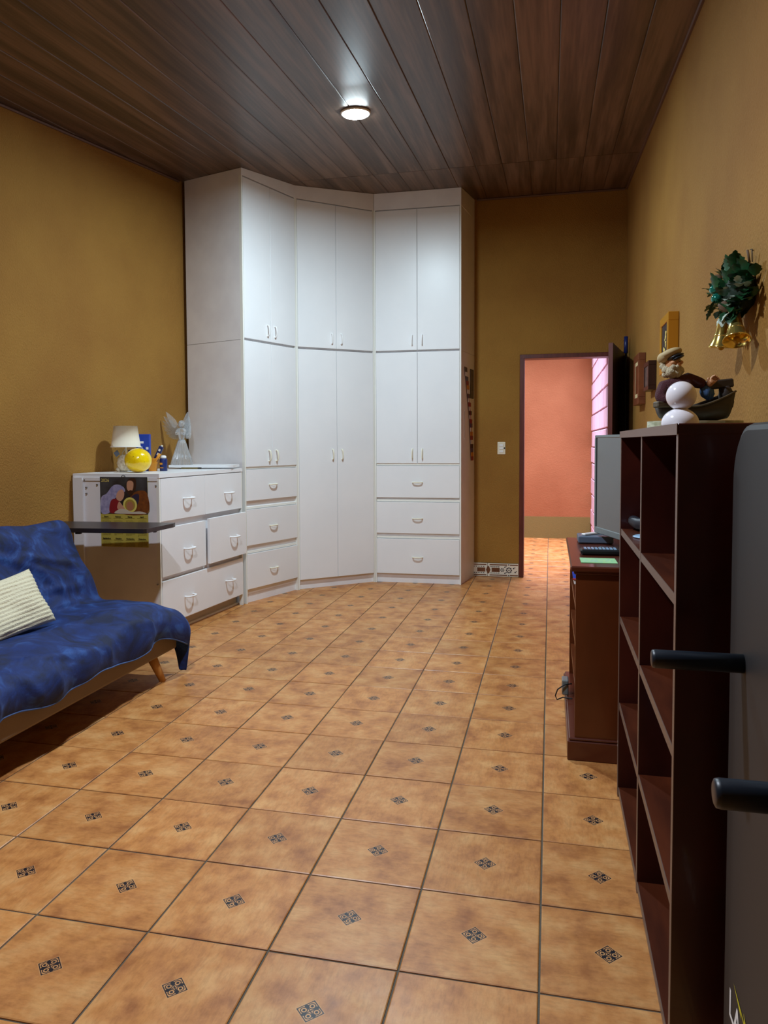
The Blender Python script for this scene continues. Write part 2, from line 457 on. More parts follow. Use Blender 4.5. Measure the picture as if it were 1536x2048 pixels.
# ceiling: wood-look panels running into depth, one cross joint
bm = bmesh.new()
add_prism(bm, [(-3.9, YF-.1), (1.0, YF-.1), (1.0, YB+.14), (-3.9, YB+.14)], lambda x, y: ceil(y)+.012, lambda x, y: ceil(y)+.05)
ceiling = struct(bm_obj('ceiling', bm, material('ceiling_batten', (40, 28, 22), .8)), 'sloping wood-look panelled ceiling')
PW = .2065
def plank_mesh(L):
    bm = bmesh.new(); w = PW/2-.0006; g = .004
    prof = [(-w, .010), (-w, .003), (-w+g, 0), (w-g, 0), (w, .003), (w, .010)]
    a = [bm.verts.new((x, 0, z)) for x, z in prof]; c = [bm.verts.new((x, L, z)) for x, z in prof]
    n = len(prof)
    for k in range(n): bm.faces.new((a[k], a[(k+1) % n], c[(k+1) % n], c[k]))
    bm.faces.new(a); bm.faces.new(c[::-1])
    bmesh.ops.recalc_face_normals(bm, faces=bm.faces)
    me = bpy.data.meshes.new('ceiling_panel'); bm.to_mesh(me); bm.free(); me.materials.append(MPL); return me
sl = math.sqrt(1+CS*CS); YJ = 4.225
PM1, PM2 = plank_mesh((YJ-.003-YF)*sl), plank_mesh((YB-YJ-.003)*sl)
for k in range(-11, 9):
    xc = -.98+PW*(k+.5)
    if xc > XR+.02 or xc < -3.25: continue
    for me, y0 in ((PM1, YF), (PM2, YJ+.003)):
        o = bpy.data.objects.new('ceiling_panel', me); COL.objects.link(o); o.parent = ceiling
        o.location = (xc, y0, ceil(y0)+random.uniform(-.0008, .0008)); o.rotation_euler = (math.atan(CS), 0, 0)
# cove strips where ceiling meets the walls
def cove(name, p, q, off):
    bm = bmesh.new(); add_tube(bm, [p, q], .011, 6); return struct(bm_obj(name, bm, material(name+'_wood', (96, 68, 54), .5)), 'thin wooden cove strip under the ceiling')
cove('trim_1', (wl(YF)+.006, YF, ceil(YF)-.008), (wl(3.9)+.006, 3.9, ceil(3.9)-.008), 0)
cove('trim_2', (-.66, YB-.008, ceil(YB)-.008), (XR-.02, YB-.008, ceil(YB)-.008), 0)
cove('trim_3', (XR-.006, YF, ceil(YF)-.008), (XR-.006, YB-.02, ceil(YB)-.008), 0)

# baseboard of patterned border tiles, left of the door
bb = struct(box('baseboard_back', (-.70, XD0-.014, YB-.006, YB, 0, .128), M_grout), 'border tile skirting beside the doorway')
def flat(bm, pts, z=0.0, y=-.0102):
    bm.faces.new([bm.verts.new((a, y, b)) for a, b in pts])
for k, (x0, x1, mid) in enumerate(((-.70, -.556, None), (-.552, -.266, None))):
    tl = box('tile', (x0, x1, YB-.014, YB-.006, .002, .126), M_tcream, bb, bevel=.0015)
def bprint(name, m, shapes):
    bm = bmesh.new()
    for s in shapes:
        bm.faces.new([bm.verts.new((a, YB-.0146, b)) for a, b in s])
    o = bm_obj(name, bm, m, bb)
    return o
def rect(x0, x1, z0, z1): return [(x0, z0), (x1, z0), (x1, z1), (x0, z1)]
def disc(cx, cz, r, n=10, a0=0): return [(cx+r*math.cos(a0+2*math.pi*k/n), cz+r*math.sin(a0+2*math.pi*k/n)) for k in range(n)]
bprint('tile_print', M_tprint, [rect(-.652, -.575, .044, .084), rect(-.516, -.440, .044, .084),
        [(-.569, .064), (-.556, .030), (-.540, .030), (-.526, .064), (-.540, .098), (-.556, .098)],
        rect(-.69, -.565, .108, .118), rect(-.535, -.37, .108, .118), rect(-.345, -.27, .108, .118),
        rect(-.69, -.565, .010, .020), rect(-.535, -.37, .010, .020), rect(-.345, -.27, .010, .020)])
sh = []
for cx, cz, r, pr_, n in ((-.354, .064, .022, .0105, 8), (-.416, .064, .014, .008, 6)):
    for q in range(n): sh.append(disc(cx+r*math.cos(q*2*math.pi/n), cz+r*math.sin(q*2*math.pi/n), pr_*.72, 7))
    sh.append(disc(cx, cz, pr_*.6, 8))
for x0, x1 in ((-.69, -.58), (-.53, -.44)):
    n = 5; w = (x1-x0)/n
    for q in range(n):
        sh.append([(x0+q*w, .098), (x0+(q+1)*w, .098), (x0+(q+.5)*w, .089)]); sh.append([(x0+q*w, .031), (x0+(q+1)*w, .031), (x0+(q+.5)*w, .040)])
sh.append(rect(-.362, -.350, .110, .120)); sh.append(rect(-.362, -.350, .008, .018))
for cx, cz in ((-.310, .082), (-.296, .046), (-.392, .092), (-.392, .034)): sh.append(disc(cx, cz, .007, 7)); sh.append(disc(cx+.011, cz+.008, .005, 6))
bprint('tile_print', M_tdark, sh)

# ------------------------------------------------------------------ door frame, door leaf
fr = struct(thing('door_1', 'dark brown wooden door frame', 'door'), 'dark brown frame of the open doorway')
del fr['category']
box('jamb', (XD0-.012, XD0+.03, YB-.012, YB+.15, 0, ZD-.03), M_doorf, fr, bevel=.003)
box('jamb', (XD1-.03, XD1+.012, YB-.012, YB+.15, 0, ZD-.03), M_doorf, fr, bevel=.003)
box('lintel', (XD0-.012, XD1+.012, YB-.012, YB+.15, ZD-.035, ZD+.004), M_doorf, fr, bevel=.003)
hx, hy = .628, 5.285; fx, fy = .466, 4.485
ang = math.atan2(fy-hy, fx-hx); LW = math.hypot(fx-hx, fy-hy)
leaf = struct(thing('door_2', 'dark wooden door leaf', 'door', (hx, hy, .012), ang), 'dark wooden door leaf swung open against the right wall')
del leaf['category']
box('slab', (0, LW, 0, .036, 0, 2.045), M_door, leaf, bevel=.002)
box('edge_strip', (LW, LW+.004, .001, .035, .001, 2.044), M_doorf, leaf)
for z0, z1 in ((.18, .85), (1.0, 1.88)):
    bm = bmesh.new()
    for a in ((.12, .15, z0, z1), (LW-.15, LW-.12, z0, z1), (.15, LW-.15, z0, z0+.03), (.15, LW-.15, z1-.03, z1)):
        add_box(bm, a[0], a[1], -.007, 0, a[2], a[3], bevel=.002)
    bm_obj('panel_moulding', bm, M_door, leaf)
kb = lathe('door_knob', [(.008, 0), (.010, .02), (.026, .035), (.028, .05), (.018, .062), (0, .064)], M_gold, leaf, 16)
kb.location = (LW-.06, 0, 1.0); kb.rotation_euler = (R(90), 0, 0)
p = thing('pole', 'tall pole with blue grip standing behind the open door', 'pole', (.640, 4.92, 0.0))
tube('shaft', [(0, 0, .001), (0, 0, 2.05)], .010, M_blackp, p)
tube('grip', [(0, 0, 2.02), (0, 0, 2.16)], .017, M_dblue, p, 14)

# light switch
sw = thing('light_switch', 'small cream light switch plate on the wall beside the doorway', 'switch', (-.428, YB, 1.213))
box('plate', (-.037, .037, -.008, 0, -.058, .058), M_switch, sw, bevel=.004, seg=2)
for z in (.026, -.002, -.030):
    r_ = box('rocker', (-.019, .017, -.012, -.008, z-.011, z+.011), M_wplastic, sw, bevel=.0015)
box('tab', (.022, .033, -.011, -.008, -.006, .008), M_blackm, sw)

# ------------------------------------------------------------------ ceiling lamps
def ceiling_lamp(x, y, label, k):
    L_ = thing('ceiling_lamp', label, 'ceiling lamp', (x, y, ceil(y)), 0, 'round ceiling downlights')
    L_.rotation_euler = (math.atan(CS), 0, 0)
    lathe('rim', [(.078, -.001), (.093, -.001), (.094, -.008), (.088, -.013), (.080, -.013)], M_lamprim, L_, 36)
    lathe('diffuser', [(.081, -.010), (.080, -.018), (.070, -.023), (.055, -.026), (.03, -.028), (0, -.029)], M_light, L_, 36)
    ld = bpy.data.lights.new('lamp_light', 'AREA'); ld.shape = 'DISK'; ld.size = .15; ld.energy = LAMP_WATTS[k]
    ld.color = LAMP_TINT[k]; ld.spread = R(LAMP_SPREAD)
    lo = bpy.data.objects.new('lamp_light', ld); COL.objects.link(lo); lo.parent = L_; lo.location = (0, 0, -.032)
    lo.rotation_euler = (-math.atan(CS), 0, 0)
    return L_
ceiling_lamp(-1.171, 2.834, 'round white downlight glowing in the wood ceiling before the wardrobes', 0)
ceiling_lamp(-1.17, 0.05, 'round white downlight in the ceiling nearest the viewer, above the floor beside the sofa', 1)

# ------------------------------------------------------------------ pulls
def pull_mesh(name, w, depth, r, m, flatten=1.0):
    bm = bmesh.new(); pts = []
    for k in range(13):
        a = math.pi*k/12
        pts.append((-math.cos(a)*w/2, -depth*(math.sin(a)**.55), 0))
    pts = [(-w/2, .002, 0)]+pts[0:]+[(w/2, .002, 0)]
    add_tube(bm, pts, r, 8)
    for v in bm.verts: v.co.z *= flatten
    bmesh.ops.recalc_face_normals(bm, faces=bm.faces)
    me = bpy.data.meshes.new(name); bm.to_mesh(me); bm.free(); me.materials.append(m)
    for p_ in me.polygons: p_.use_smooth = True
    return me
PULL_D = pull_mesh('handle', .088, .026, .0055, M_cream)          # wardrobes
PULL_W = pull_mesh('handle', .088, .026, .0055, M_wplastic)
PULL_M = pull_mesh('handle', .100, .042, .0062, M_wplastic)       # chest of drawers
def pull(me, parent, x, z, vertical=False, y=0.0):
    o = bpy.data.objects.new('handle', me); COL.objects.link(o); o.parent = parent; o.location = (x, y, z)
    if vertical: o.rotation_euler = (0, R(90), 0)
    return o
def front(name, x0, x1, z0, z1, parent, y0=0.0, th=.02, m=None):
    return box(name, (x0, x1, y0, y0+th, z0, z1), m or M_white, parent, bevel=.0015)

# ------------------------------------------------------------------ wardrobes (corner run of three)
def to_local(o, pts):
    c, s = math.cos(-o[2]), math.sin(-o[2])
    return [((x-o[0])*c-(y-o[1])*s, (x-o[0])*s+(y-o[1])*c) for x, y in pts]
A, B, D, E_ = (-2.314, 3.712), (-2.095, 4.325), (-1.53, 4.811), (-.750, 4.823)
def wardrobe(P, Q, foot, label, drawers):
    th = math.atan2(Q[1]-P[1], Q[0]-P[0]); w = math.hypot(Q[0]-P[0], Q[1]-P[1])
    o3 = (P[0], P[1], th)
    t_ = thing('wardrobe', label, 'wardrobe', (P[0], P[1], 0), th, 'white corner wardrobes')
    lf = to_local(o3, foot)
    c, s = math.cos(th), math.sin(th)
    def top(x, y): return ceil(P[1]+x*s+y*c)-.002
    # carcass is set 25 mm behind the fronts; the plinth 50 mm
    def inset(d):
        q = list(lf); q[0] = (lf[0][0]+.0, d); q[1] = (lf[1][0]-.0, d); return q
    body = inset(.024)
    prism('lower_body', body, .07, 2.078, M_white2, t_)
    prism('upper_body', body, 2.081, 3.335, M_white2, t_)
    q = inset(.028); prism('plinth', q, 0.0, .07, M_white2, t_)
    q = inset(.0); prism('fascia', q, 3.335, top, M_white2, t_)
    # side stiles flush with the fronts
    for x0, x1 in ((0.0, .012), (w-.012, w)):
        box('stile', (x0, x1, .002, .03, .0, 3.335), M_edge, t_)
    a, b_ = .014, w-.014; m_ = w/2; g = .0015
    def pair(z0, z1, hz, mesh):
        for x0, x1, sx in ((a, m_-g, -1), (m_+g, b_, 1)):
            d = front('door', x0, x1, z0, z1, t_)
            pull(mesh, d, m_+sx*.045, hz, True)
    pair(2.092, 3.325, 2.178, PULL_W)
    if drawers is None:
        pair(.085, 2.074, 1.168, PULL_D)
    else:
        pair(1.084, 2.074, 1.168, PULL_D)
        for z0, z1 in drawers:
            d = front('drawer', a, b_, z0, z1, t_)
            pull(PULL_D, d, m_, z0+(z1-z0)*.48)
            # finger rail below the drawer above
            box('rail', (a, b_, .010, .024, z1+.004, z1+.022), M_edge, d)
    return t_
A_b = (-2.905, 3.930)
B_b = (B[0]-.942*.60, B[1]+.335*.60)
u1 = wardrobe(A, B, [A, B, B_b, A_b], 'tall white wardrobe section with three drawers next to the chest of drawers',
              [(.815, 1.062), (.460, .745), (.112, .392)])
u2 = wardrobe(B, D, [B, D, (D[0], 5.30), (-2.74, 5.30), (-2.74, 4.56), (B_b[0]-.004, B_b[1]+.012)],
              'diagonal white wardrobe section with long double doors in the corner', None)
u3 = wardrobe(D, E_, [(D[0]+.003, D[1]), E_, (-.682, 5.303), (D[0]+.003, 5.303)],
              'white wardrobe section with three wide drawers nearest the doorway',
              [(.775, 1.062), (.452, .735), (.085, .402)])

# things on the wardrobe side by the door
sx0, sy0, sx1, sy1 = -.750, 4.85, -.682, 5.303
sth = math.atan2(sy1-sy0, sx1-sx0)
gl = thing('flag_garland', 'narrow hanging string of small coloured flags on the wardrobe side', 'garland', (sx0, sy0, 0), sth)
fl_cols = [M_photo, M_paper, M_dblue, M_red, M_orange, M_paper, M_dblue, M_paper, M_red, M_paper, M_blackm, M_paper, M_red, M_dblue, M_paper, M_orange, M_red, M_paper, M_blackm, M_dblue, M_orange, M_red]
n = len(fl_cols)
tube('cord', [(.13, -.004, 1.93), (.29, -.010, 1.50), (.36, -.006, 1.12)], .0025, M_red, gl, 6)
prism_pts = [(.088, 1.945), (.172, 1.945), (.335, 1.50), (.402, 1.10), (.318, 1.10), (.250, 1.50)]
bm = bmesh.new()
fa = [bm.verts.new((a, -.0035, b)) for a, b in prism_pts]; fc = [bm.verts.new((a, -.0055, b)) for a, b in prism_pts]
bm.faces.new(fa); bm.faces.new(fc[::-1])
for q in range(6): bm.faces.new((fa[q], fa[(q+1) % 6], fc[(q+1) % 6], fc[q]))
bm_obj('ribbon', bm, M_frameb, gl)
for k, mm in enumerate(fl_cols):
    f = k/(n-1); x = .13+.23*f+.05*math.sin(f*math.pi); z = 1.92-.80*f
    box('flag', (x-.042, x+.042, -.0078, -.0056, z-.0185, z+.0185), mm, gl, mtx=None)
pp = thing('photo', 'dark photo stuck to the wardrobe side beside the flag string', 'photo', (sx0, sy0, 0), sth)
box('print', (.30, .42, -.004, -.001, 1.68, 1.94), M_photo, pp)
box('border', (.295, .425, -.001, -.0003, 1.675, 1.945), M_pic, pp)
pc = thing('card', 'pale card strip taped to the wardrobe side below the flag string', 'card', (sx0, sy0, 0), sth)
box('card_sheet', (.09, .17, -.003, -.0005, 1.30, 1.56), M_white2, pc)
box('card_border', (.098, .102, -.0036, -.003, 1.31, 1.55), M_frameb, pc)

# ------------------------------------------------------------------ chest of drawers
P, Q = (-2.433, 2.616), (-2.330, 3.690)
dth = math.atan2(Q[1]-P[1], Q[0]-P[0]); dw = math.hypot(Q[0]-P[0], Q[1]-P[1])
ch = thing('chest_of_drawers', 'low white chest of drawers behind the sofa with calendar on its end', 'chest of drawers', (P[0], P[1], 0), dth)
foot = to_local((P[0], P[1], dth), [P, Q, (-2.865, 3.885), (-2.945, 3.80), (-3.062, 2.622)])
foot[0] = (0, 0); foot[1] = (dw, 0)
fb = [(0, .024), (dw, .024)]+foot[2:]
prism('body', fb, .075, 1.050, M_white2, ch)
fp = [(0.0, .07), (dw, .07)]+foot[2:]
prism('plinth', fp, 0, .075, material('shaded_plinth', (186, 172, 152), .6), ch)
fl_ = [(.0, .052), (dw, .052)]+foot[2:]
prism('floor_strip', fl_, 0, .012, M_edge, ch)
ft = [(-.004, -.002), (dw, -.002)]+foot[2:4]+[(foot[4][0]-.004, foot[4][1])]
prism('top', ft, 1.050, 1.076, M_white, ch)
box('stile', (0.0, .014, .002, .03, 0, 1.05), M_edge, ch); box('stile', (dw-.014, dw, .002, .03, 0, 1.05), M_edge, ch)
hm = dw*.50
for x0, x1, z0, z1, y0, hx_ in ((.016, hm-.001, .765, 1.044, 0, .318), (hm+.001, dw-.016, .765, 1.044, 0, .86),
                            (.012, hm-.002, .402, .722, -.004, .312), (hm+.004, dw-.004, .410, .735, -.032, .878)):
    d = front('drawer', x0, x1, z0, z1, ch, y0)
    pull(PULL_M, d, hx_, (z0+z1)/2-.005, y=y0)
d = front('drawer', .012, dw-.016, .088, .374, ch, -.004)
pull(PULL_M, d, .312, .228, y=-.004); pull(PULL_M, d, .853, .238, y=-.004)
# end panel trims and screw caps, on the end facing the viewer
ex0, ex1 = -3.055, -2.440
def end_box(name, x0, x1, y0, y1, z0, z1, m, parent):
    bm = bmesh.new(); add_box(bm, x0, x1, y0, y1, z0, z1)
    mi = Matrix.Rotation(-dth, 4, 'Z') @ Matrix.Translation((-P[0], -P[1], 0))
    bmesh.ops.transform(bm, matrix=mi, verts=bm.verts); return bm_obj(name, bm, m, parent)
end_box('end_stile', -3.055, -2.985, 2.605, 2.624, 0.0, 1.05, M_white, ch)
end_box('end_rail', -2.985, -2.445, 2.609, 2.624, 1.030, 1.05, M_white, ch)
for x, z in ((-2.97, 1.035), (-2.96, .985), (-2.96, .945), (-2.88, 1.005), (-2.455, 1.0), (-2.455, .36)):
    end_box('screw_cap', x-.004, x+.004, 2.606, 2.618, z-.004, z+.004, M_steel, ch)

# calendar on the end of the chest
YC = 2.6035
cal = thing('calendar', 'wall calendar with religious painting hung on the chest end', 'calendar', (-2.68, YC, .60))
def cbox(name, x0, x1, z0, z1, m, dy=0.0): return box(name, (x0, x1, -.0012-dy, -dy, z0, z1), m, cal)
M_cbg = material('calendar_picture_ground', (40, 34, 36), .35, rgb2=(84, 88, 92), nscale=5, contrast=(.45, .75))
M_cgr = material('calendar_olive', (190, 176, 78), .5)
cbox('sheet', -.171, .171, .0, .452, M_cgr)
cbox('picture', -.171, .171, .215, .452, M_cbg, .0012)
def cshape(name, polys, m, dy):
    bm = bmesh.new()
    for pl in polys: bm.faces.new([bm.verts.new((a, -dy, b)) for a, b in pl])
    return bm_obj(name, bm, m, cal)
def smooth_poly(pts, n=4):
    out = []
    for i in range(len(pts)):
        p0, p1, p2, p3 = (Vector(pts[(i+k-1) % len(pts)]) for k in range(4))
        for k in range(n):
            t_ = k/n
            out.append(tuple(.5*((2*p1)+(-p0+p2)*t_+(2*p0-5*p1+4*p2-p3)*t_*t_+(-p0+3*p1-3*p2+p3)*t_**3)))
    return out
# picture area: x -.171..171, z .215..452 ; u,v in 0..1
def uv(pts): return [(-.171+.342*u, .215+.237*v) for u, v in pts]
cp = lambda c, **k: material('calendar_print', c, .4, **k)
cshape('figure_print', [smooth_poly(uv([(.02, .02), (.02, .44), (.14, .56), (.26, .76), (.38, .81), (.50, .74), (.53, .62), (.44, .60), (.34, .46), (.24, .30), (.20, .04)]))], cp((176, 172, 206), rgb2=(140, 138, 180), nscale=40), .0026)
cshape('figure_print', [smooth_poly(uv([(.20, .04), (.22, .34), (.32, .42), (.42, .30), (.40, .05)]))], cp((140, 26, 40)), .0028)
cshape('figure_print', [smooth_poly(uv([(.34, .46), (.37, .60), (.46, .68), (.51, .60), (.50, .46), (.44, .36), (.37, .38)]))], cp((212, 158, 130)), .0030)
cshape('figure_print', [smooth_poly(uv([(.44, .02), (.60, .36), (.66, .52), (.80, .64), (.99, .58), (.99, .03)]))], cp((136, 76, 30), rgb2=(104, 54, 26), nscale=30), .0026)
cshape('figure_print', [smooth_poly(uv([(.60, .34), (.70, .52), (.82, .54), (.80, .30), (.70, .20)]))], cp((48, 40, 66)), .0027)
cshape('figure_print', [smooth_poly(uv([(.56, .66), (.58, .90), (.66, .99), (.76, .95), (.76, .72), (.70, .56), (.64, .50)]))], cp((62, 36, 26)), .0029)
cshape('figure_print', [smooth_poly(uv([(.57, .72), (.58, .88), (.65, .92), (.71, .86), (.70, .70), (.66, .62), (.60, .64)]))], cp((206, 152, 120)), .0031)
cshape('figure_print', [smooth_poly(uv([(.60, .62), (.66, .66), (.70, .60), (.68, .52), (.63, .52)]))], cp((58, 32, 22)), .0033)
cshape('figure_print', [[(-.171+.342*.63+.050*math.cos(a*math.pi/16), .215+.237*.25+.050*math.sin(a*math.pi/16)) for a in range(32)]], cp((226, 214, 110)), .0031)
cshape('figure_print', [[(-.171+.342*.63+.037*math.cos(a*math.pi/16), .215+.237*.25+.037*math.sin(a*math.pi/16)) for a in range(32)]], cp((170, 140, 60)), .0032)
cshape('figure_print', [[(-.171+.342*.63+.025*math.cos(a*math.pi/12), .215+.237*.22+.030*math.sin(a*math.pi/12)) for a in range(24)]], cp((176, 118, 84)), .0034)
cshape('figure_print', [smooth_poly(uv([(.30, .02), (.42, .14), (.56, .12), (.66, .06), (.84, .08), (.97, .02), (.6, .01)]))], cp((206, 196, 178)), .0036)
cshape('figure_print', [smooth_poly(uv([(.36, .16), (.40, .34), (.46, .26), (.52, .14), (.46, .10)]))], cp((206, 154, 126)), .0035)
RX = Matrix.Rotation(R(90), 4, 'X')
def ctext(s, x, z, size, m, bold=0.0, align='LEFT'):
    return text_mesh('lettering', s, size, m, cal, Matrix.Translation((x, -.0040, z)) @ RX, bold, align)
ctext('2026', -.162, .424, .030, material('calendar_gold_ink', (214, 196, 110), .4), .0004)
M_ink = material('calendar_ink', (44, 40, 20), .6)
months = ['Enero', 'Febrero', 'Marzo', 'Abril', 'Mayo', 'Junio', 'Julio', 'Agosto', 'Septiembre', 'Octubre', 'Noviembre', 'Diciembre']
first = [3, 6, 6, 2, 4, 0, 2, 5, 1, 3, 6, 1]; ndays = [31, 28, 31, 30, 31, 30, 31, 31, 30, 31, 30, 31]
for q, mn in enumerate(months):
    cx = -.171+.342*((q % 4)+.5)/4; z = .193-.0715*(q//4)
    ctext(mn, cx, z, .0125, M_ink, .0006, 'CENTER')
    bmx = bmesh.new(); bmx.faces.new([bmx.verts.new((a, -.004, b)) for a, b in rect(cx-.034, cx+.034, z-.006, z-.0045)]); bm_obj('rule_line', bmx, M_ink, cal)
    grid = ['']*6
    cells = ['  ']*first[q]+['%2d' % (d_+1) for d_ in range(ndays[q])]
    rows = [' '.join(cells[i:i+7]) for i in range(0, len(cells), 7)]
    ctext('\n'.join(rows), cx-.030, z-.016, .0072, M_ink)
cbox('hanger_bar', -.171, .171, .449, .456, M_tdark, .0010)
bm = bmesh.new(); add_tube(bm, [(-.013, -.002, .455), (-.009, -.003, .464), (0, -.003, .468), (.009, -.003, .464), (.013, -.002, .455)], .0022, 6); bm_obj('hook', bm, M_blackm, cal, True)

# ------------------------------------------------------------------ things on the chest (top z = 1.076)
ZT = 1.0765
lp = thing('table_lamp', 'small table lamp with cream tapered shade and pale stone base', 'lamp', (-2.865, 2.935, ZT))
ell('base', (-.012, 0, .060), (.052, .050, .060), M_stone, lp, jitter=.12)
ell('base', (-.050, -.01, .016), (.022, .02, .016), M_stone, lp, jitter=.2)
tube('stem', [(0, 0, .10), (0, 0, .20)], .006, M_cream, lp)
bm = bmesh.new(); add_lathe(bm, [(.101, .172), (.099, .172), (.079, .318), (.081, .318)], 40); 
sh_ = bm_obj('shade', bm, M_shade, lp, True)
lathe('shade_rim', [(.1015, .170), (.1025, .172), (.1025, .176), (.1005, .177)], M_paper, lp, 40)
tube('cord', [(-.02, .03, .165), (-.06, .05, .13), (-.075, .06, .05), (-.06, .08, .004)], .003, M_cream, lp, 6)
box('tag', (-.055, -.020, -.055, -.053, .115, .150), M_stb, lp, mtx=Matrix.Translation((-.03, 0, .13)) @ Matrix.Rotation(R(-35), 4, 'Y') @ Matrix.Translation((.03, 0, -.13)))
bl = thing('yellow_ball', 'glossy speckled yellow ball in front of the table lamp', 'ball', (-2.700, 2.815, ZT))
bm = bmesh.new(); add_ell(bm, (0, 0, .082), (.089, .088, .0825), seg=40); bm_obj('globe', bm, M_yball, bl, True)
bm = bmesh.new()
for k in range(26):
    a, h_ = random.uniform(0, 6.28), random.uniform(-.8, .8); rr = math.sqrt(1-h_*h_)
    add_ell(bm, (.0885*rr*math.cos(a), .0875*rr*math.sin(a), .082+.082*h_), (.0022, .0022, .0022), seg=6)
bm_obj('speckles', bm, material('brown_speckle', (120, 92, 10), .5), bl, True)
tag_b = thing('blue_carton', 'tall blue carton with white print behind the yellow ball', 'box', (-2.835, 3.12, ZT), R(12))
box('carton', (-.052, .044, -.02, .02, 0, .262), M_blue, tag_b, bevel=.002)
pr_ = bmesh.new()
for x0, x1, z0, z1 in ((-.038, .004, .196, .212), (-.034, -.004, .166, .172), (-.034, .0, .156, .161), (.020, .038, .152, .170), (.010, .038, .108, .112), (.006, .038, .100, .104), (-.04, .036, .05, .085)):
    add_box(pr_, x0, x1, -.0212, -.020, z0, z1)
bm_obj('print', pr_, M_paper, tag_b)
tb = thing('dark_carton', 'low dark blue carton lying behind the table lamp', 'box', (-2.925, 3.185, ZT), R(10))
box('carton', (-.06, .06, -.03, .03, 0, .150), M_dblue, tb, bevel=.002)
bm = bmesh.new(); add_box(bm, -.05, .02, -.031, -.03, .11, .125); add_box(bm, -.01, .05, -.031, -.03, .135, .142); bm_obj('print', bm, M_paper, tb)
pt = thing('pencil_pot', 'square orange clay pot holding pens and tubes', 'pot', (-2.738, 3.07, ZT), R(8))
bm = bmesh.new(); add_lathe(bm, [(.030, 0), (.034, .018), (.045, .055), (.045, .080), (.052, .082), (.052, .092), (.046, .092), (.043, .06), (0, .06)], 4)
bmesh.ops.rotate(bm, verts=bm.verts, matrix=Matrix.Rotation(R(45), 3, 'Z')); bm_obj('pot_body', bm, M_orange, pt)
def in_pot(name, label, cat, off, lean, L, r, m, m2=None, flat_=False):
    o = thing(name, label, cat, (-2.738+off[0], 3.07+off[1], ZT+.062)); o.rotation_euler = (lean[0], lean[1], 0)
    if flat_:
        box('tube_body', (-r, r, -.008, .008, 0, L), m, o, bevel=.002)
        if m2 is M_paper:
            bmz = bmesh.new(); add_box(bmz, -r*.5, r*.5, -.0092, -.008, L*.72, L*.84); add_box(bmz, -r*.3, r*.3, -.0092, -.008, L*.45, L*.6); bm_obj('print', bmz, m2, o)
        elif m2: box('crimp', (-r, r, -.003, .003, L, L+.012), m2, o)
    else:
        tube('barrel', [(0, 0, 0), (0, 0, L)], r, m, o, 8)
        if m2: tube('cap', [(0, 0, L*.98), (0, 0, L*1.12)], r*1.25, m2, o, 8)
    return o
in_pot('slim_box', 'slim dark blue box leaning in the orange clay pot', 'box', (.012, .0, 0), (0, R(28), 0), .125, .016, M_dblue, M_paper, True)
in_pot('marker', 'white marker standing in the pot', 'pen', (.018, .014, 0), (R(-4), R(20), 0), .115, .006, M_paper, M_cream)
in_pot('pen', 'short orange stick standing in the clay pot', 'pen', (.022, -.012, 0), (0, R(34), 0), .072, .010, M_orange)
in_pot('pen', 'blue pen standing in the pot nearest the yellow ball', 'pen', (-.02, -.01, 0), (0, R(-14), 0), .075, .008, M_dblue)
cn = thing('blue_can', 'small blue can with dark print right of the orange pot', 'can', (-2.672, 3.10, ZT))
lathe('can_body', [(.0245, 0), (.026, .003), (.026, .082), (.024, .088)], M_dblue, cn, 24)
lathe('cap', [(.020, .088), (.020, .104), (.012, .110), (0, .110)], M_paper, cn, 20)
bm = bmesh.new(); add_box(bm, -.014, .006, -.0275, -.0255, .045, .058); add_box(bm, -.012, .012, -.0275, -.0255, .02, .026); bm_obj('print', bm, M_orange, cn)
# board and angel
bd = thing('white_board', 'flat white board lying on the chest under the glass angel', 'board', (-2.60, 3.60, ZT), R(5))
bx_ = [(-.245, -.115), (.262, -.105), (.252, .075), (-.245, .125)]
prism('panel', bx_, .012, .030, M_white, bd)
box('spacer', (-.15, -.02, -.10, -.02, 0, .012), material('cardboard', (150, 130, 70), .8), bd)
ag = thing('glass_angel', 'clear glass angel figurine with raised wings', 'figurine', (-2.770, 3.555, ZT+.0305), R(12.7))
lathe('skirt', [(.078, 0), (.082, .004), (.070, .05), (.050, .11), (.034, .165), (.024, .195)], M_glass, ag, 64, rib=.06, nrib=16)
skin('torso', [(0, 0, .185), (0, 0, .225), (0, 0, .262), (0, 0, .29), (.028, -.012, .262), (.03, -.042, .235), (.008, -.055, .245), (-.028, -.012, .262), (-.03, -.042, .235), (-.006, -.055, .245)],
     [(0, 1), (1, 2), (2, 3), (2, 4), (4, 5), (5, 6), (2, 7), (7, 8), (8, 9)], [.024, .026, .026, .012, .015, .012, .009, .015, .012, .009], M_glass, ag)
ell('head', (0, -.006, .312), (.021, .022, .026), M_glass, ag)
ell('hair', (0, .004, .318), (.024, .024, .026), M_glass, ag, jitter=.1)
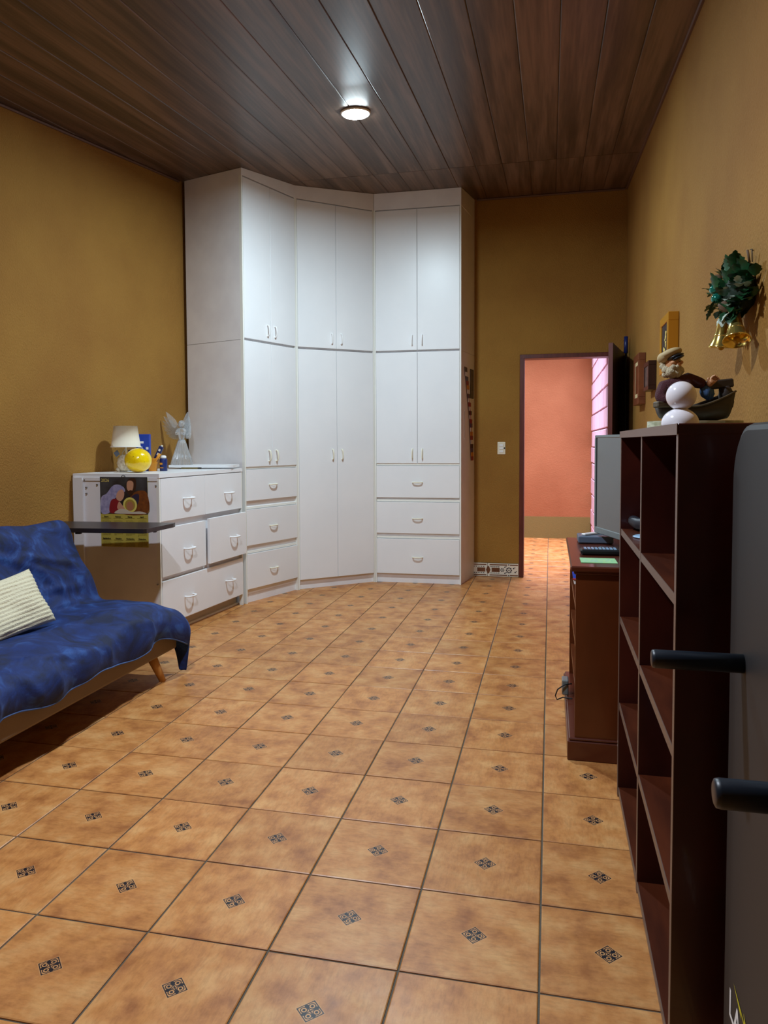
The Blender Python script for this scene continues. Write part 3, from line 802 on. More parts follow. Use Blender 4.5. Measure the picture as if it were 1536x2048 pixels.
def wing(sgn, rise, wid):
    w_ = []
    for k in range(7):
        f = k/6
        bm = bmesh.new()
        L_ = .215*(1-.55*f); a = R(64-9*k) if sgn < 0 else R(72-9*k)
        dx, dz = math.cos(a)*L_*wid, math.sin(a)*L_*rise
        base = Vector((sgn*.018, .022+.004*k, .255-.008*k))
        tip = base+Vector((sgn*dx, .03+.006*k, dz))
        d_ = (tip-base); nrm = Vector((0, 1, 0)); side = d_.cross(nrm).normalized()
        wd = .026*(1-.25*f)
        ps = []
        for q in range(7):
            u = q/6; ww = wd*math.sin(math.pi*min(1, .25+.7*u))*(.45+.55*min(1, u*2)) if u < 1 else .002
            c_ = base+d_*u
            ps.append((c_+side*ww, c_-side*ww))
        fr_ = [[bm.verts.new(v+Vector((0, dy, 0))) for pr2 in ps for v in pr2] for dy in (-.003, .003)]
        for q in range(6):
            i = q*2
            bm.faces.new((fr_[0][i], fr_[0][i+1], fr_[0][i+3], fr_[0][i+2])); bm.faces.new((fr_[1][i+2], fr_[1][i+3], fr_[1][i+1], fr_[1][i]))
            bm.faces.new((fr_[0][i], fr_[0][i+2], fr_[1][i+2], fr_[1][i])); bm.faces.new((fr_[0][i+3], fr_[0][i+1], fr_[1][i+1], fr_[1][i+3]))
        bm.faces.new((fr_[0][0], fr_[1][0], fr_[1][1], fr_[0][1])); bm.faces.new((fr_[0][12], fr_[0][13], fr_[1][13], fr_[1][12]))
        bm_obj('wing_feather', bm, M_glass, ag)
wing(-1, .80, 1.2); wing(1, .75, .30)

# ------------------------------------------------------------------ folding side table between sofa and chest
tt = thing('side_table', 'thin black side table top standing between sofa and chest', 'table', (-2.60, 2.28, 0), R(4))
bm = bmesh.new()
poly = [(-.385, -.19), (.335, -.19), (.350, -.18), (.375, .12), (.368, .16), (-.385, .16)]
bm2 = []
add_prism(bm, poly, .757, .782); bm_obj('tabletop', bm, material('black_brown_laminate', (34, 28, 28), .35, rgb2=(46, 38, 36), nscale=6, stretch=(1, 8, 1)), tt)
box('support_arm', (-.33, -.02, -.03, .01, .735, .757), M_blackm, tt)
tube('column', [(-.32, -.01, .03), (-.32, -.01, .745)], .016, M_blackm, tt, 12)
box('foot', (-.36, .02, -.03, .01, 0.0, .03), M_blackm, tt, bevel=.004)
box('clip', (-.10, -.07, -.17, -.15, .745, .757), M_blackm, tt); box('clip', (.31, .325, -.02, 0, .742, .757), M_blackm, tt)

# ------------------------------------------------------------------ sofa bed
so_ = thing('sofa_bed', 'beige upholstered sofa bed with wooden peg legs', 'sofa', (-2.4, 1.05, 0))
X0 = -2.4; Y0 = 1.05
def sb(name, b, m, bevel=0.0, seg=2): return box(name, (b[0]-X0, b[1]-X0, b[2]-Y0, b[3]-Y0, b[4], b[5]), m, so_, bevel=bevel, seg=seg)
sb('seat_frame', (-2.62, -1.978, .12, 1.975, .150, .290), M_beige, .012)
sb('seat_cushion', (-2.60, -2.0, .13, 1.93, .288, .352), M_beige, .03, 3)
bm = bmesh.new(); add_box(bm, -.065, .065, .13-Y0, 1.955-Y0, 0, .455, bevel=.03, seg=3)
bmesh.ops.transform(bm, matrix=Matrix.Translation((-2.545-X0, 0, .36)) @ Matrix.Rotation(R(-25), 4, 'Y'), verts=bm.verts); bm_obj('backrest', bm, M_beige, so_)
for lx, ly, dx, dy in ((-2.035, 1.80, .035, .055), (-2.035, .30, .035, -.055), (-2.54, 1.80, -.03, .055), (-2.54, .30, -.03, -.055)):
    tube('leg', [(lx-X0, ly-Y0, .152), (lx+dx-X0, ly+dy-Y0, 0.0)], [.027, .017], M_legw, so_, 16)

# throw: one continuous velvet cloth over seat and back
def velvet():
    m = bpy.data.materials.new('blue_velvet'); m.use_nodes = True
    nt = m.node_tree; N = nt.nodes; L = nt.links; b = N['Principled BSDF']
    tc = N.new('ShaderNodeTexCoord')
    n1 = N.new('ShaderNodeTexNoise'); n1.inputs['Scale'].default_value = 5.5; n1.inputs['Detail'].default_value = 8; n1.inputs['Roughness'].default_value = .62; n1.inputs['Distortion'].default_value = 1.6
    L.new(tc.outputs['Object'], n1.inputs['Vector'])
    rp = N.new('ShaderNodeValToRGB'); e = rp.color_ramp.elements
    e[0].position = .38; e[0].color = lin((4, 20, 56))+(1,); e[1].position = .80; e[1].color = lin((52, 98, 168))+(1,)
    q = e.new(.55); q.color = lin((6, 38, 98))+(1,)
    L.new(n1.outputs[0], rp.inputs[0]); L.new(rp.outputs[0], b.inputs['Base Color'])
    b.inputs['Roughness'].default_value = .75; b.inputs['Sheen Weight'].default_value = .28; b.inputs['Sheen Roughness'].default_value = .35
    b.inputs['Sheen Tint'].default_value = lin((90, 140, 220))+(1,)
    n2 = N.new('ShaderNodeTexNoise'); n2.inputs['Scale'].default_value = 260; L.new(tc.outputs['Object'], n2.inputs['Vector'])
    bp = N.new('ShaderNodeBump'); bp.inputs['Strength'].default_value = .25; bp.inputs['Distance'].default_value = .002
    L.new(n2.outputs[0], bp.inputs['Height']); L.new(bp.outputs[0], b.inputs['Normal'])
    return m
MV = velvet()
prof = [(-1.945, .235), (-1.935, .275), (-1.935, .315), (-1.955, .355), (-2.005, .388), (-2.08, .405), (-2.18, .413), (-2.28, .413), (-2.37, .408), (-2.435, .403), (-2.466, .415),
        (-2.490, .47), (-2.525, .55), (-2.562, .63), (-2.600, .71), (-2.634, .78), (-2.660, .822), (-2.70, .845), (-2.745, .838), (-2.775, .80), (-2.77, .74), (-2.745, .66), (-2.72, .58)]
# arc-length resample
def resample(P_, n):
    P_ = [Vector((a, b)) for a, b in P_]; Ls = [0]
    for a, b in zip(P_, P_[1:]): Ls.append(Ls[-1]+(b-a).length)
    out = []
    for k in range(n):
        s = Ls[-1]*k/(n-1)
        for i in range(len(P_)-1):
            if Ls[i+1] >= s-1e-9:
                f = (s-Ls[i])/max(1e-9, Ls[i+1]-Ls[i]); out.append(P_[i].lerp(P_[i+1], f)); break
    return out
NT, NS = 110, 130
pf = resample(prof, NT)
for _ in range(3): pf = [pf[0]]+[(pf[i-1]+pf[i]*2+pf[i+1])/4 for i in range(1, NT-1)]+[pf[-1]]
nrm = []
for i in range(NT):
    tt_ = (pf[min(i+1, NT-1)]-pf[max(i-1, 0)]).normalized(); nrm.append(Vector((tt_.y, -tt_.x)))
YS0, YS1 = .10, 1.985
TL = 1.50
# fold ridges as (y, arc) segments: back first, then seat and front edge
FOLDS = [(1.25, 1.08, 1.62, .88, .022, .020), (1.50, .98, 1.90, .86, .018, .016), (1.62, .88, 1.72, .72, .020, .018), (1.30, .80, 1.88, .74, .020, .016),
         (1.70, 1.05, 1.92, .78, .020, .014), (1.10, 1.05, 1.30, .78, .03, .016), (1.45, .66, 1.90, .66, .025, .016),
         (1.10, .42, 1.92, .22, .035, .016), (1.45, .18, 1.80, .10, .02, .012), (.75, .25, 1.2, .12, .02, .014), (.62, .30, .80, .06, .018, .016), (.85, .28, .92, .05, .016, .012),
         (1.62, .26, 1.66, .06, .016, .010), (1.25, .20, 1.30, .04, .016, .010), (.55, .20, .58, .03, .018, .014)]
NX = 16
verts = []; faces = []
for s in range(NS+NX):
    for i in range(NT):
        x, z = pf[i]; nx, nz = nrm[i]
        if s < NS: y = YS0+(YS1-YS0)*s/(NS-1)
        else: y = YS1
        seat = 1-max(0, min(1, (i/NT-.40)/.1))
        ns_ = noise.noise(Vector((x*3.2, y*2.6, z*3.2)))*.020+noise.noise(Vector((x*8+3, y*7, z*8)))*.009+noise.noise(Vector((x*2+y*9+7, y*3-x*9, z*14)))*.007
        # a diagonal pull across the back and soft folds at the front edge
        back = 1-seat
        ns_ += back*.013*math.sin((y*1.3+z*2.2)*9)*math.exp(-((y-1.3)/.9)**2)
        if i < 22: ns_ += (1-i/22)*.012*math.sin(y*17+2*noise.noise(Vector((y*3, 0, 0))))
        for y0_, t0_, y1_, t1_, wd_, am_ in FOLDS:
            dy_, dt_ = y1_-y0_, t1_-t0_; tt2 = i/NT*TL; L2 = dy_*dy_+dt_*dt_
            q_ = max(0, min(1, ((y-y0_)*dy_+(tt2-t0_)*dt_)/L2))
            dd_ = math.hypot(y-y0_-q_*dy_, tt2-t0_-q_*dt_)
            ns_ += am_*math.exp(-(dd_/wd_)**2)*math.sin(math.pi*(.15+.7*q_))
        ns_ = max(ns_, -.014)
        px_, pz = x+nx*ns_, z+nz*ns_
        if i < 12: pz += (1-i/12)*.014*math.sin(y*11+1.0)
        # sag towards the free end of the seat
        e_ = max(0, (y-1.72)/(YS1-1.72)); fr_ = max(0, min(1, 1-(i/NT)/.22))
        pz -= e_*e_*(.012+.050*fr_)*seat
        px_ += e_*e_*.030*fr_*seat
        if s >= NS:
            f = (s-NS+1)/NX
            hang = .05+.27*math.exp(-((i/NT-.08)/.085)**2) if i/NT < .42 else .05
            if i/NT > .42: hang = .05+.10*max(0, 1-(i/NT-.42)*8)
            zf = pz-hang*f; zf = max(zf, .022)
            y = YS1+.022*math.sin(f*math.pi*.5)-.010*f+.006*math.sin(i*.5)*f
            # flap narrows towards its tip
            px_ = px_*(1-.0)+(-2.005-px_)*.55*f*math.exp(-((i/NT-.07)/.09)**2) if i/NT < .3 else px_
            pz = zf
        verts.append((px_, y, pz))
for s in range(NS+NX-1):
    for i in range(NT-1):
        a = s*NT+i; faces.append((a, a+1, a+NT+1, a+NT))
me = bpy.data.meshes.new('throw'); me.from_pydata(verts, [], faces)
th_ = link('throw', me, MV, None, True)
md = th_.modifiers.new('thickness', 'SOLIDIFY'); md.thickness = .005; md.offset = 0
bm = bmesh.new(); add_tube(bm, [Vector(verts[s*NT])+Vector((.002, 0, .004)) for s in range(0, NS, 2)], .0042, 6)
bm_obj('hem', bm, material('hem_stitch', (70, 98, 150), .7), th_, True)
tag(th_, 'wrinkled blue velvet throw draped over seat and back of the sofa', 'throw')
# cushion
def pillow(name, ctr, ux, vy, hw_, hh, th, m):
    ux = Vector(ux).normalized(); vy = Vector(vy); vy = (vy-ux*vy.dot(ux)).normalized(); nz = ux.cross(vy)
    vs, fs = [], []; n = 48
    for side in (1, -1):
        for a in range(n+1):
            for b in range(n+1):
                u, v = -1+2*a/n, -1+2*b/n
                pinch = 1-.07*(1-abs(u)**2)*abs(v)**3; pin2 = 1-.07*(1-abs(v)**2)*abs(u)**3
                h = th*((1-u**4)*(1-v**4))**.55
                rid = .004*math.sin(v*46+2.0*noise.noise(Vector((u*2, v*3, 1))))*min(1, h/th*2)
                cr = .012*noise.noise(Vector((u*1.6+5, v*1.8, side)))*h/th
                p_ = Vector(ctr)+ux*(u*hw_*pin2)+vy*(v*hh*pinch)+nz*side*(h+rid+cr)
                vs.append(p_)
    N1 = (n+1)*(n+1)
    for k in range(2):
        for a in range(n):
            for b in range(n):
                i = k*N1+a*(n+1)+b; q = (i, i+1, i+n+2, i+n+1); fs.append(q if k else q[::-1])
    me = bpy.data.meshes.new(name); me.from_pydata([tuple(v) for v in vs], [], fs)
    bm = bmesh.new(); bm.from_mesh(me); bmesh.ops.remove_doubles(bm, verts=bm.verts, dist=.0005); bmesh.ops.recalc_face_normals(bm, faces=bm.faces); bm.to_mesh(me); bm.free()
    return link(name, me, m, None, True)
pl = pillow('cushion', (-2.385, 1.165, .528), (.20, .97, .13), (-.46, .08, .86), .205, .140, .055, M_knit)
tag(pl, 'cream ribbed knit cushion leaning on the blue throw', 'cushion')

# ------------------------------------------------------------------ bookcase
XB0, XB1, YB0, YB1, ZB = .262, .600, -.157, 1.045, 1.307
bk = thing('bookcase', 'dark mahogany bookcase with two open columns of shelves', 'bookcase', (XB0, YB0, 0))
def bb_(name, b, m, bevel=0.0): return box(name, (b[0]-XB0, b[1]-XB0, b[2]-YB0, b[3]-YB0, b[4], b[5]), m, bk, bevel)
bb_('side_panel', (XB0, XB1, YB0, YB0+.022, 0, ZB-.022), M_mah)
bb_('side_panel', (XB0, XB1, YB1-.022, YB1, 0, ZB-.022), M_mah)
bb_('top', (XB0-.003, XB1, YB0-.002, YB1+.002, ZB-.022, ZB), M_mah, .002)
bb_('back_panel', (XB1-.008, XB1-.001, YB0+.022, YB1-.022, .02, ZB-.022), M_mah)
YD = .452
bb_('divider', (XB0+.002, XB1-.008, YD-.011, YD+.011, .0, ZB-.022), M_mah)
for z in (.965, .652, .342, .034):
    for y0, y1 in ((YB0+.022, YD-.011), (YD+.011, YB1-.022)):
        sh2 = bb_('shelf', (XB0+.003, XB1-.008, y0, y1, z-.022, z), M_mahshelf)
        box('shelf_edge', (.0012, .003, y0-YB0, y1-YB0, z-.022, z), M_mahedge, sh2)
bb_('edge_strip', (XB0-.0015, XB0, YB0, YB0+.022, 0, ZB-.022), M_mahedge)
bb_('edge_strip', (XB0-.0015, XB0, YB1-.022, YB1, 0, ZB-.022), M_mahedge)
bb_('edge_strip', (XB0+.0005, XB0+.002, YD-.011, YD+.011, 0, ZB-.022), M_mahedge)
bb_('edge_strip', (XB0-.0045, XB0-.003, YB0-.002, YB1+.002, ZB-.022, ZB), M_mahedge)
# things on its shelves
sh_o = thing('dark_gadget', 'small charcoal rubber gadget on the top shelf of the bookcase', 'gadget', (.335, .930, .9655))
skin('gadget_body', [(-.03, .05, .022), (.0, .0, .026), (.02, -.05, .022), (-.035, .085, .035)], [(0, 1), (1, 2), (0, 3)], [.022, .022, .020, .018], M_shoe, sh_o)
tube('lead', [(.02, -.05, .03), (.05, -.06, .055), (.09, -.02, .03), (.12, .0, .006)], .004, M_blackm, sh_o, 6)
dc = thing('disc', 'pale blue disc lying on the top shelf of the bookcase', 'disc', (.333, .785, .9655))
lathe('disc_plate', [(.008, 0), (.052, 0), (.056, .003), (.052, .005), (.008, .003)], M_disc, dc, 36)
bg = thing('navy_bag', 'dark navy bag slumped on a lower shelf of the bookcase', 'bag', (.43, .17, .3430))
bm = bmesh.new(); add_ell(bm, (0, 0, .11), (.11, .20, .11), seg=32, jitter=.22)
for v in bm.verts: v.co.z = max(v.co.z, 0.0)
bm_obj('bag_body', bm, M_bag, bg, True)
bm = bmesh.new(); add_tube(bm, [(-.09, .05, .14), (-.10, .02, .20), (-.10, -.05, .20), (-.09, -.08, .14)], .008, 8); bm_obj('strap', bm, M_bag, bg, True)
ell('toggle', (-.112, -.19, .16), (.006, .008, .012), M_paper, bg, seg=10)

# things on top of the bookcase
gb = thing('globe_ornament', 'white ornament of two stacked glossy balls on the bookcase', 'ornament', (.337, .300, ZB+.0005), R(12.7))
lathe('foot', [(.034, 0), (.036, .002), (.034, .006), (0, .006)], M_globe, gb, 32)
bm = bmesh.new(); add_ell(bm, (0, 0, .010), (.045, .045, .038), seg=36)
for v in bm.verts: v.co.z = max(v.co.z, .001)
bm_obj('lower_ball', bm, M_globe, gb, True)
bm = bmesh.new(); add_ell(bm, (.002, 0, .079), (.0365, .0365, .0365), seg=36); bm_obj('upper_ball', bm, M_globe, gb, True)
box('label_tab', (-.032, -.006, -.046, -.030, 0.0, .006), M_wplastic, gb)

sa = thing('sailor_figurine', 'bearded sailor figurine in maroon sweater sitting in a small boat', 'figurine', (.432, .665, ZB+.0005), R(12.7))
K = .00149
def sp_(px_, py_, y=0.0): return Vector(((px_-1385)*K, y, (860.0-py_)*K))
bm = bmesh.new()
pts = []
for k in range(28):
    a = 2*math.pi*k/28; pts.append((math.copysign(abs(math.cos(a))**.6, math.cos(a))*.132+.004, math.copysign(abs(math.sin(a))**.7, math.sin(a))*.085))
add_prism(bm, pts, 0, .024); bm_obj('base', bm, M_marble, sa)
# hull: stations along x
st = []
NSX = 15
bm = bmesh.new(); rings = []
for k in range(NSX):
    f = k/(NSX-1); x = -.108+.222*f
    w_ = .052*(math.sin(math.pi*(.10+.80*f))**.6); top_ = .066+.045*max(0, (f-.45)/.55)**1.3+.010*max(0, (.2-f)/.2)
    bot = .020+.020*abs(f-.5)**2*4*(.6)
    inn = x*(.94 if True else 1)
    xs = -.096+.196*f
    ring = []
    for q in range(13):
        a = math.pi*q/12
        yy = -math.cos(a)*w_; zz = top_-(top_-bot)*math.sin(a)**.55
        fx_ = x+(xs-x)*math.sin(a)**.55
        ring.append(bm.verts.new((fx_, yy, zz)))
    rings.append(ring)
for a, c in zip(rings, rings[1:]):
    for q in range(12): bm.faces.new((a[q], a[q+1], c[q+1], c[q]))
bm.faces.new(rings[0]); bm.faces.new(rings[-1][::-1])
hull = bm_obj('boat_hull', bm, M_boat, sa, True)
hm_ = hull.modifiers.new('shell', 'SOLIDIFY'); hm_.thickness = .004; hm_.offset = -1
for yy in (-1, 1):
    bm = bmesh.new(); P3 = []
    for k in range(NSX):
        f = k/(NSX-1); w_ = .052*(math.sin(math.pi*(.10+.80*f))**.6); top_ = .066+.045*max(0, (f-.45)/.55)**1.3+.010*max(0, (.2-f)/.2)
        P3.append((-.108+.222*f, yy*w_, top_))
    add_tube(bm, P3, .003, 6); bm_obj('gunwale', bm, M_boat2, sa, True)
bm = bmesh.new(); add_box(bm, -.04, .038, -.022, .022, -.013, .013, bevel=.004, mtx=Matrix.Translation(sp_(1434, 771, .0)) @ Matrix.Rotation(R(-6), 4, 'Y')); bm_obj('stern_box', bm, M_boat, sa)
bm = bmesh.new(); add_ell(bm, sp_(1445, 792, -.012), (.020, .02, .030), jitter=.3, seg=16); add_ell(bm, sp_(1455, 806, -.01), (.012, .014, .02), jitter=.3, seg=12); bm_obj('net_bundle', bm, M_boat, sa, True)
ell('blue_cloth_bundle', sp_(1410, 786, -.008), (.020, .018, .024), M_bcloth, sa, rot=Matrix.Rotation(R(-18), 3, 'Y'), jitter=.25)
bm = bmesh.new(); add_box(bm, -.022, .016, -.02, .02, -.008, .010, bevel=.003, mtx=Matrix.Translation(sp_(1319, 812, -.02))); bm_obj('crate', bm, M_boat2, sa)
skin('sweater', [sp_(1352, 832), sp_(1352, 800), sp_(1350, 775), sp_(1345, 759), sp_(1325, 776, -.006), sp_(1313, 800, -.02), sp_(1326, 806, -.045),
                 sp_(1374, 761, -.002), sp_(1394, 768, -.008), sp_(1405, 773, -.018)],
     [(0, 1), (1, 2), (2, 3), (2, 4), (4, 5), (5, 6), (2, 7), (7, 8), (8, 9)],
     [.034, .037, .036, .017, .022, .019, .014, .023, .019, .013], M_sweater, sa)
for name, c0, d0 in (('hand', sp_(1330, 802, -.050), Vector((.6, -.4, .2))), ('hand', sp_(1411, 771, -.022), Vector((.55, -.2, .75)))):
    d0.normalize(); s0 = d0.cross(Vector((0, 1, 0))).normalized(); V = [c0-d0*.010, c0, c0+d0*.009]; Eg = [(0, 1), (1, 2)]; Rr = [.0075, .0095, .0095]
    for q in range(4):
        b0 = len(V); o_ = s0*(q-1.5)*.0052
        V += [c0+d0*.015+o_, c0+d0*(.024+.002*(1-abs(q-1.5)))+o_+Vector((0, -.004, 0)), c0+d0*.027+o_+Vector((0, -.010, -.003))]
        Eg += [(2, b0), (b0, b0+1), (b0+1, b0+2)]; Rr += [.0034, .0032, .0028]
    b0 = len(V); V += [c0+s0*.011+d0*.004, c0+s0*.015+d0*.013]; Eg += [(1, b0), (b0, b0+1)]; Rr += [.004, .0032]
    skin(name, V, Eg, Rr, M_skin, sa, 1)
hd = Matrix.Rotation(R(18), 3, 'Z')
bm = bmesh.new(); add_ell(bm, sp_(1343, 731, 0), (.0235, .025, .031), hd, 24)
add_ell(bm, sp_(1347, 731.5, -.025), (.005, .006, .0075), hd, 12)                    # nose
add_ell(bm, sp_(1354, 728, -.018), (.008, .007, .006), hd, 12); add_ell(bm, sp_(1338, 729, -.022), (.008, .007, .006), hd, 12)   # cheeks
add_ell(bm, sp_(1326, 733, .004), (.005, .006, .009), hd, 10)                        # ear
bm_obj('head', bm, M_skin, sa, True)
bm = bmesh.new()
for px_, py_, y, r_ in ((1346, 748, -.014, .017), (1336, 747, -.014, .016), (1353, 744, -.010, .014), (1328, 742, -.004, .012), (1325, 735, .004, .010), (1340, 752, -.012, .013), (1326, 727, .008, .010), (1330, 750, .0, .012), (1345, 738, -.024, .008), (1338, 738, -.024, .008)):
    add_ell(bm, sp_(px_, py_, y), (r_, r_, r_), seg=14, jitter=.25)
bm_obj('beard', bm, M_beard, sa, True)
bm = bmesh.new(); add_ell(bm, sp_(1341, 725.5, -.022), (.0062, .004, .0028), hd, 8); add_ell(bm, sp_(1351, 725, -.021), (.0062, .004, .0028), hd, 8); bm_obj('brow', bm, M_beard, sa, True)
bm = bmesh.new(); add_ell(bm, sp_(1341, 727.8, -.0225), (.003, .003, .0022), hd, 8); add_ell(bm, sp_(1350.5, 727.4, -.0215), (.003, .003, .0022), hd, 8); bm_obj('eye', bm, M_blackm, sa, True)
cr = Matrix.Rotation(R(-20), 3, 'Y') @ Matrix.Rotation(R(-12), 3, 'X')
bm = bmesh.new(); add_ell(bm, sp_(1338, 711, .004), (.036, .036, .015), cr, 24); add_ell(bm, sp_(1325, 718, .006), (.016, .026, .016), cr, 16); bm_obj('cap', bm, M_cap, sa, True)
bm = bmesh.new(); add_ell(bm, sp_(1345, 717.5, -.012), (.025, .024, .007), cr, 24); bm_obj('cap_band', bm, M_blackp, sa, True)
bm = bmesh.new(); add_ell(bm, sp_(1347, 720, -.026), (.018, .014, .0035), cr, 20); bm_obj('cap_visor', bm, M_rod, sa, True)

# ------------------------------------------------------------------ dark grey appliance at the right edge
XA, YA1, YA0, ZA = .335, -.262, -1.30, 1.302
ap = thing('grey_appliance', 'tall dark grey rounded appliance panel with two black pegs at right edge', 'appliance', (XA, YA1, 0))
def rr_poly(y0, y1, z0, z1, r, n=8):
    out = []
    for cy, cz, a0 in ((y1-r, z1-r, 0), (y0+r, z1-r, 90), (y0+r, z0+.02, 180), (y1-r, z0+.02, 270)):
        r2 = r if cz > 1 else .02
        cy2 = cy if cz > 1 else (y0+.02 if a0 == 180 else y1-.02)
        for k in range(n+1):
            a = R(a0+90*k/n); out.append((cy2+r2*math.cos(a), cz+r2*math.sin(a)))
    return out
bm = bmesh.new()
base = rr_poly(YA0-YA1, 0, .01, ZA, .095)
levels = [(.0, .012), (.004, .004), (.012, .0), (.30, .0)]
rings = []
cyy, czz = (YA0-YA1)/2, ZA/2
for dx, ins in levels:
    rings.append([bm.verts.new((dx, y+(cyy-y)/abs(cyy)*ins*min(1, abs(cyy-y)/.3), z+(czz-z)/abs(czz)*ins*min(1, abs(czz-z)/.3))) for y, z in base])
for a, c in zip(rings, rings[1:]):
    for k in range(len(base)): bm.faces.new((a[k], a[(k+1) % len(base)], c[(k+1) % len(base)], c[k]))
bm.faces.new(rings[0]); bm.faces.new(rings[-1][::-1])
bm_obj('body', bm, M_grey, ap)
for y in (-.365, -.862):
    bm = bmesh.new()
    add_tube(bm, [(.004, y-YA1, .900), (-.140, y-YA1, .900), (-.1445, y-YA1, .900), (-.1460, y-YA1, .900)], [.0158, .0158, .0148, .012], 28)
    bm_obj('peg', bm, M_rod, ap, True)
# decal: white lettering and yellow bolt
TX = Matrix(((0, 0, -1, -.0008), (-1, 0, 0, 0), (0, 1, 0, 0), (0, 0, 0, 1)))   # text x -> -y (towards viewer), y -> z
dm = Matrix.Translation((0, -.052, .256)) @ TX
text_mesh('decal_lettering', 'LAST', .070, M_paper, ap, dm, .0012)
bm = bmesh.new()
zz = [(.030, .075), (.085, .052), (.078, .062), (.150, .040), (.098, .074), (.104, .060)]
bm.faces.new([bm.verts.new(dm @ Vector((a, b, 0))) for a, b in zz]); bm_obj('decal_bolt', bm, material('yellow_decal', (214, 206, 40), .5), ap)

# ------------------------------------------------------------------ TV stand
ZS = .782
tv = thing('tv_stand', 'reddish brown wooden tv stand with open shelves and moulded top', 'tv stand', (.118, 1.31, 0))
def tb_(name, b, m, bevel=0.0): return box(name, (b[0]-.118, b[1]-.118, b[2]-1.31, b[3]-1.31, b[4], b[5]), m, tv, bevel)
tb_('plinth', (.092, .640, 1.297, 2.185, 0, .078), M_cherryd, .003)
tb_('plinth_moulding', (.098, .640, 1.302, 2.180, .078, .090), M_cherryd, .004)
tb_('side_panel', (.120, .635, 1.312, 1.334, .09, .745), M_cherry)
tb_('side_panel', (.120, .635, 2.150, 2.172, .09, .745), M_cherry)
tb_('back_panel', (.622, .632, 1.334, 2.150, .09, .745), M_cherryd)
for z in (.245, .42, .58, .70): 
    tb_('shelf', (.126, .622, 1.334, 2.150, z-.018, z), M_cherry)
tb_('apron', (.122, .636, 1.313, 2.171, .735, .752), M_cherryd)
tb_('top_moulding', (.112, .640, 1.302, 2.182, .748, .762), M_cherryd, .004)
tb_('top', (.100, .645, 1.290, 2.192, .760, ZS), M_cherryd, .005)
# papers on the upper shelf
pp_ = thing('magazine', 'white and blue magazine sticking out of the tv stand shelf', 'magazine', (.200, 1.42, .7005))
box('pages', (-.085, .10, -.07, .12, 0, .016), M_paper, pp_); box('cover', (-.088, .10, -.072, .12, .016, .0175), M_blue, pp_); box('cover_mark', (-.0895, -.05, -.0735, -.04, .0175, .0185), M_red, pp_)
ad_ = thing('power_adapter', 'grey power adapter with black cable loop at the stand foot', 'adapter', (.092, 1.84, .0905))
box('adapter_body', (-.014, .016, -.035, .035, 0, .070), M_tvb, ad_, bevel=.004)
bm = bmesh.new(); add_tube(bm, [(.03, -.03, .055), (-.005, -.045, .052), (-.034, -.05, .030), (-.044, -.05, .0), (-.036, -.05, -.018), (-.01, -.06, -.002), (.03, -.10, .008)], .0032, 8); bm_obj('cable', bm, M_blackm, ad_, True)

# TV
tva = math.atan2(-.267, .086)
tvd = Vector((.086, -.267, 0)).normalized()
tvo = thing('television', 'flat television with grey bezel and reflecting screen on the stand', 'television', (.352, 1.650, ZS+.0005), tva)
# local x runs along the screen (far-left to near-right), local -y faces the viewer side
w2, zb, zt = .372, .052, .520
bm = bmesh.new()
add_box(bm, -w2, w2, -.012, .012, zb, zb+.030, bevel=.003); add_box(bm, -w2, w2, -.012, .012, zt-.014, zt, bevel=.003)
add_box(bm, -w2, -w2+.014, -.012, .012, zb+.03, zt-.014); add_box(bm, w2-.014, w2, -.012, .012, zb+.03, zt-.014)
bm_obj('bezel', bm, M_tvb, tvo)
box('screen', (-w2+.013, w2-.013, -.008, .010, zb+.029, zt-.013), M_screen, tvo)
box('back_shell', (-w2+.03, w2-.03, .010, .045, zb+.06, zt-.06), M_blackp, tvo, bevel=.012)
box('neck', (-.05, .05, .0, .03, .008, .09), M_blackp, tvo, bevel=.004)
box('stand_foot', (-.20, -.02, -.055, .085, 0, .010), M_blackp, tvo, bevel=.004)
# set top box, white remote, black remote, green paper
stb = thing('set_top_box', 'slate grey set top box at the far end of the tv stand', 'box', (.236, 1.985, ZS+.0005), R(1))
box('case', (-.084, .078, -.030, .110, .003, .036), M_stb, stb, bevel=.004)
for x in (-.07, .064):
    for y in (-.02, .1): box('foot', (x-.006, x+.006, y-.006, y+.006, 0, .003), M_blackm, stb)
rm = thing('white_remote', 'slim white remote lying on the set top box', 'remote', (.222, 2.035, ZS+.037), R(48))
box('case', (-.07, .07, -.012, .012, 0, .010), M_wplastic, rm, bevel=.003)
br_ = thing('black_remote', 'black remote with pale buttons lying before the set top box', 'remote', (.245, 1.62, ZS+.0005), R(2))
box('case', (-.096, .070, -.030, .055, 0, .024), M_blackp, br_, bevel=.007)
bm = bmesh.new()
for i in range(9):
    for j in range(3): add_box(bm, -.080+i*.0155, -.070+i*.0155, -.012+j*.02, -.002+j*.02, .0235, .0265)
bm_obj('buttons', bm, M_disc, br_)
gp = thing('green_paper', 'pale green printed paper on the near end of the tv stand', 'paper', (.212, 1.445, ZS+.0005), R(1))
box('sheet', (-.070, .072, -.062, .062, 0, .002), M_grpaper, gp); box('print_area', (-.060, .050, -.05, .045, .002, .0024), material('green_print', (150, 200, 176), .6, rgb2=(176, 222, 150), nscale=60), gp)

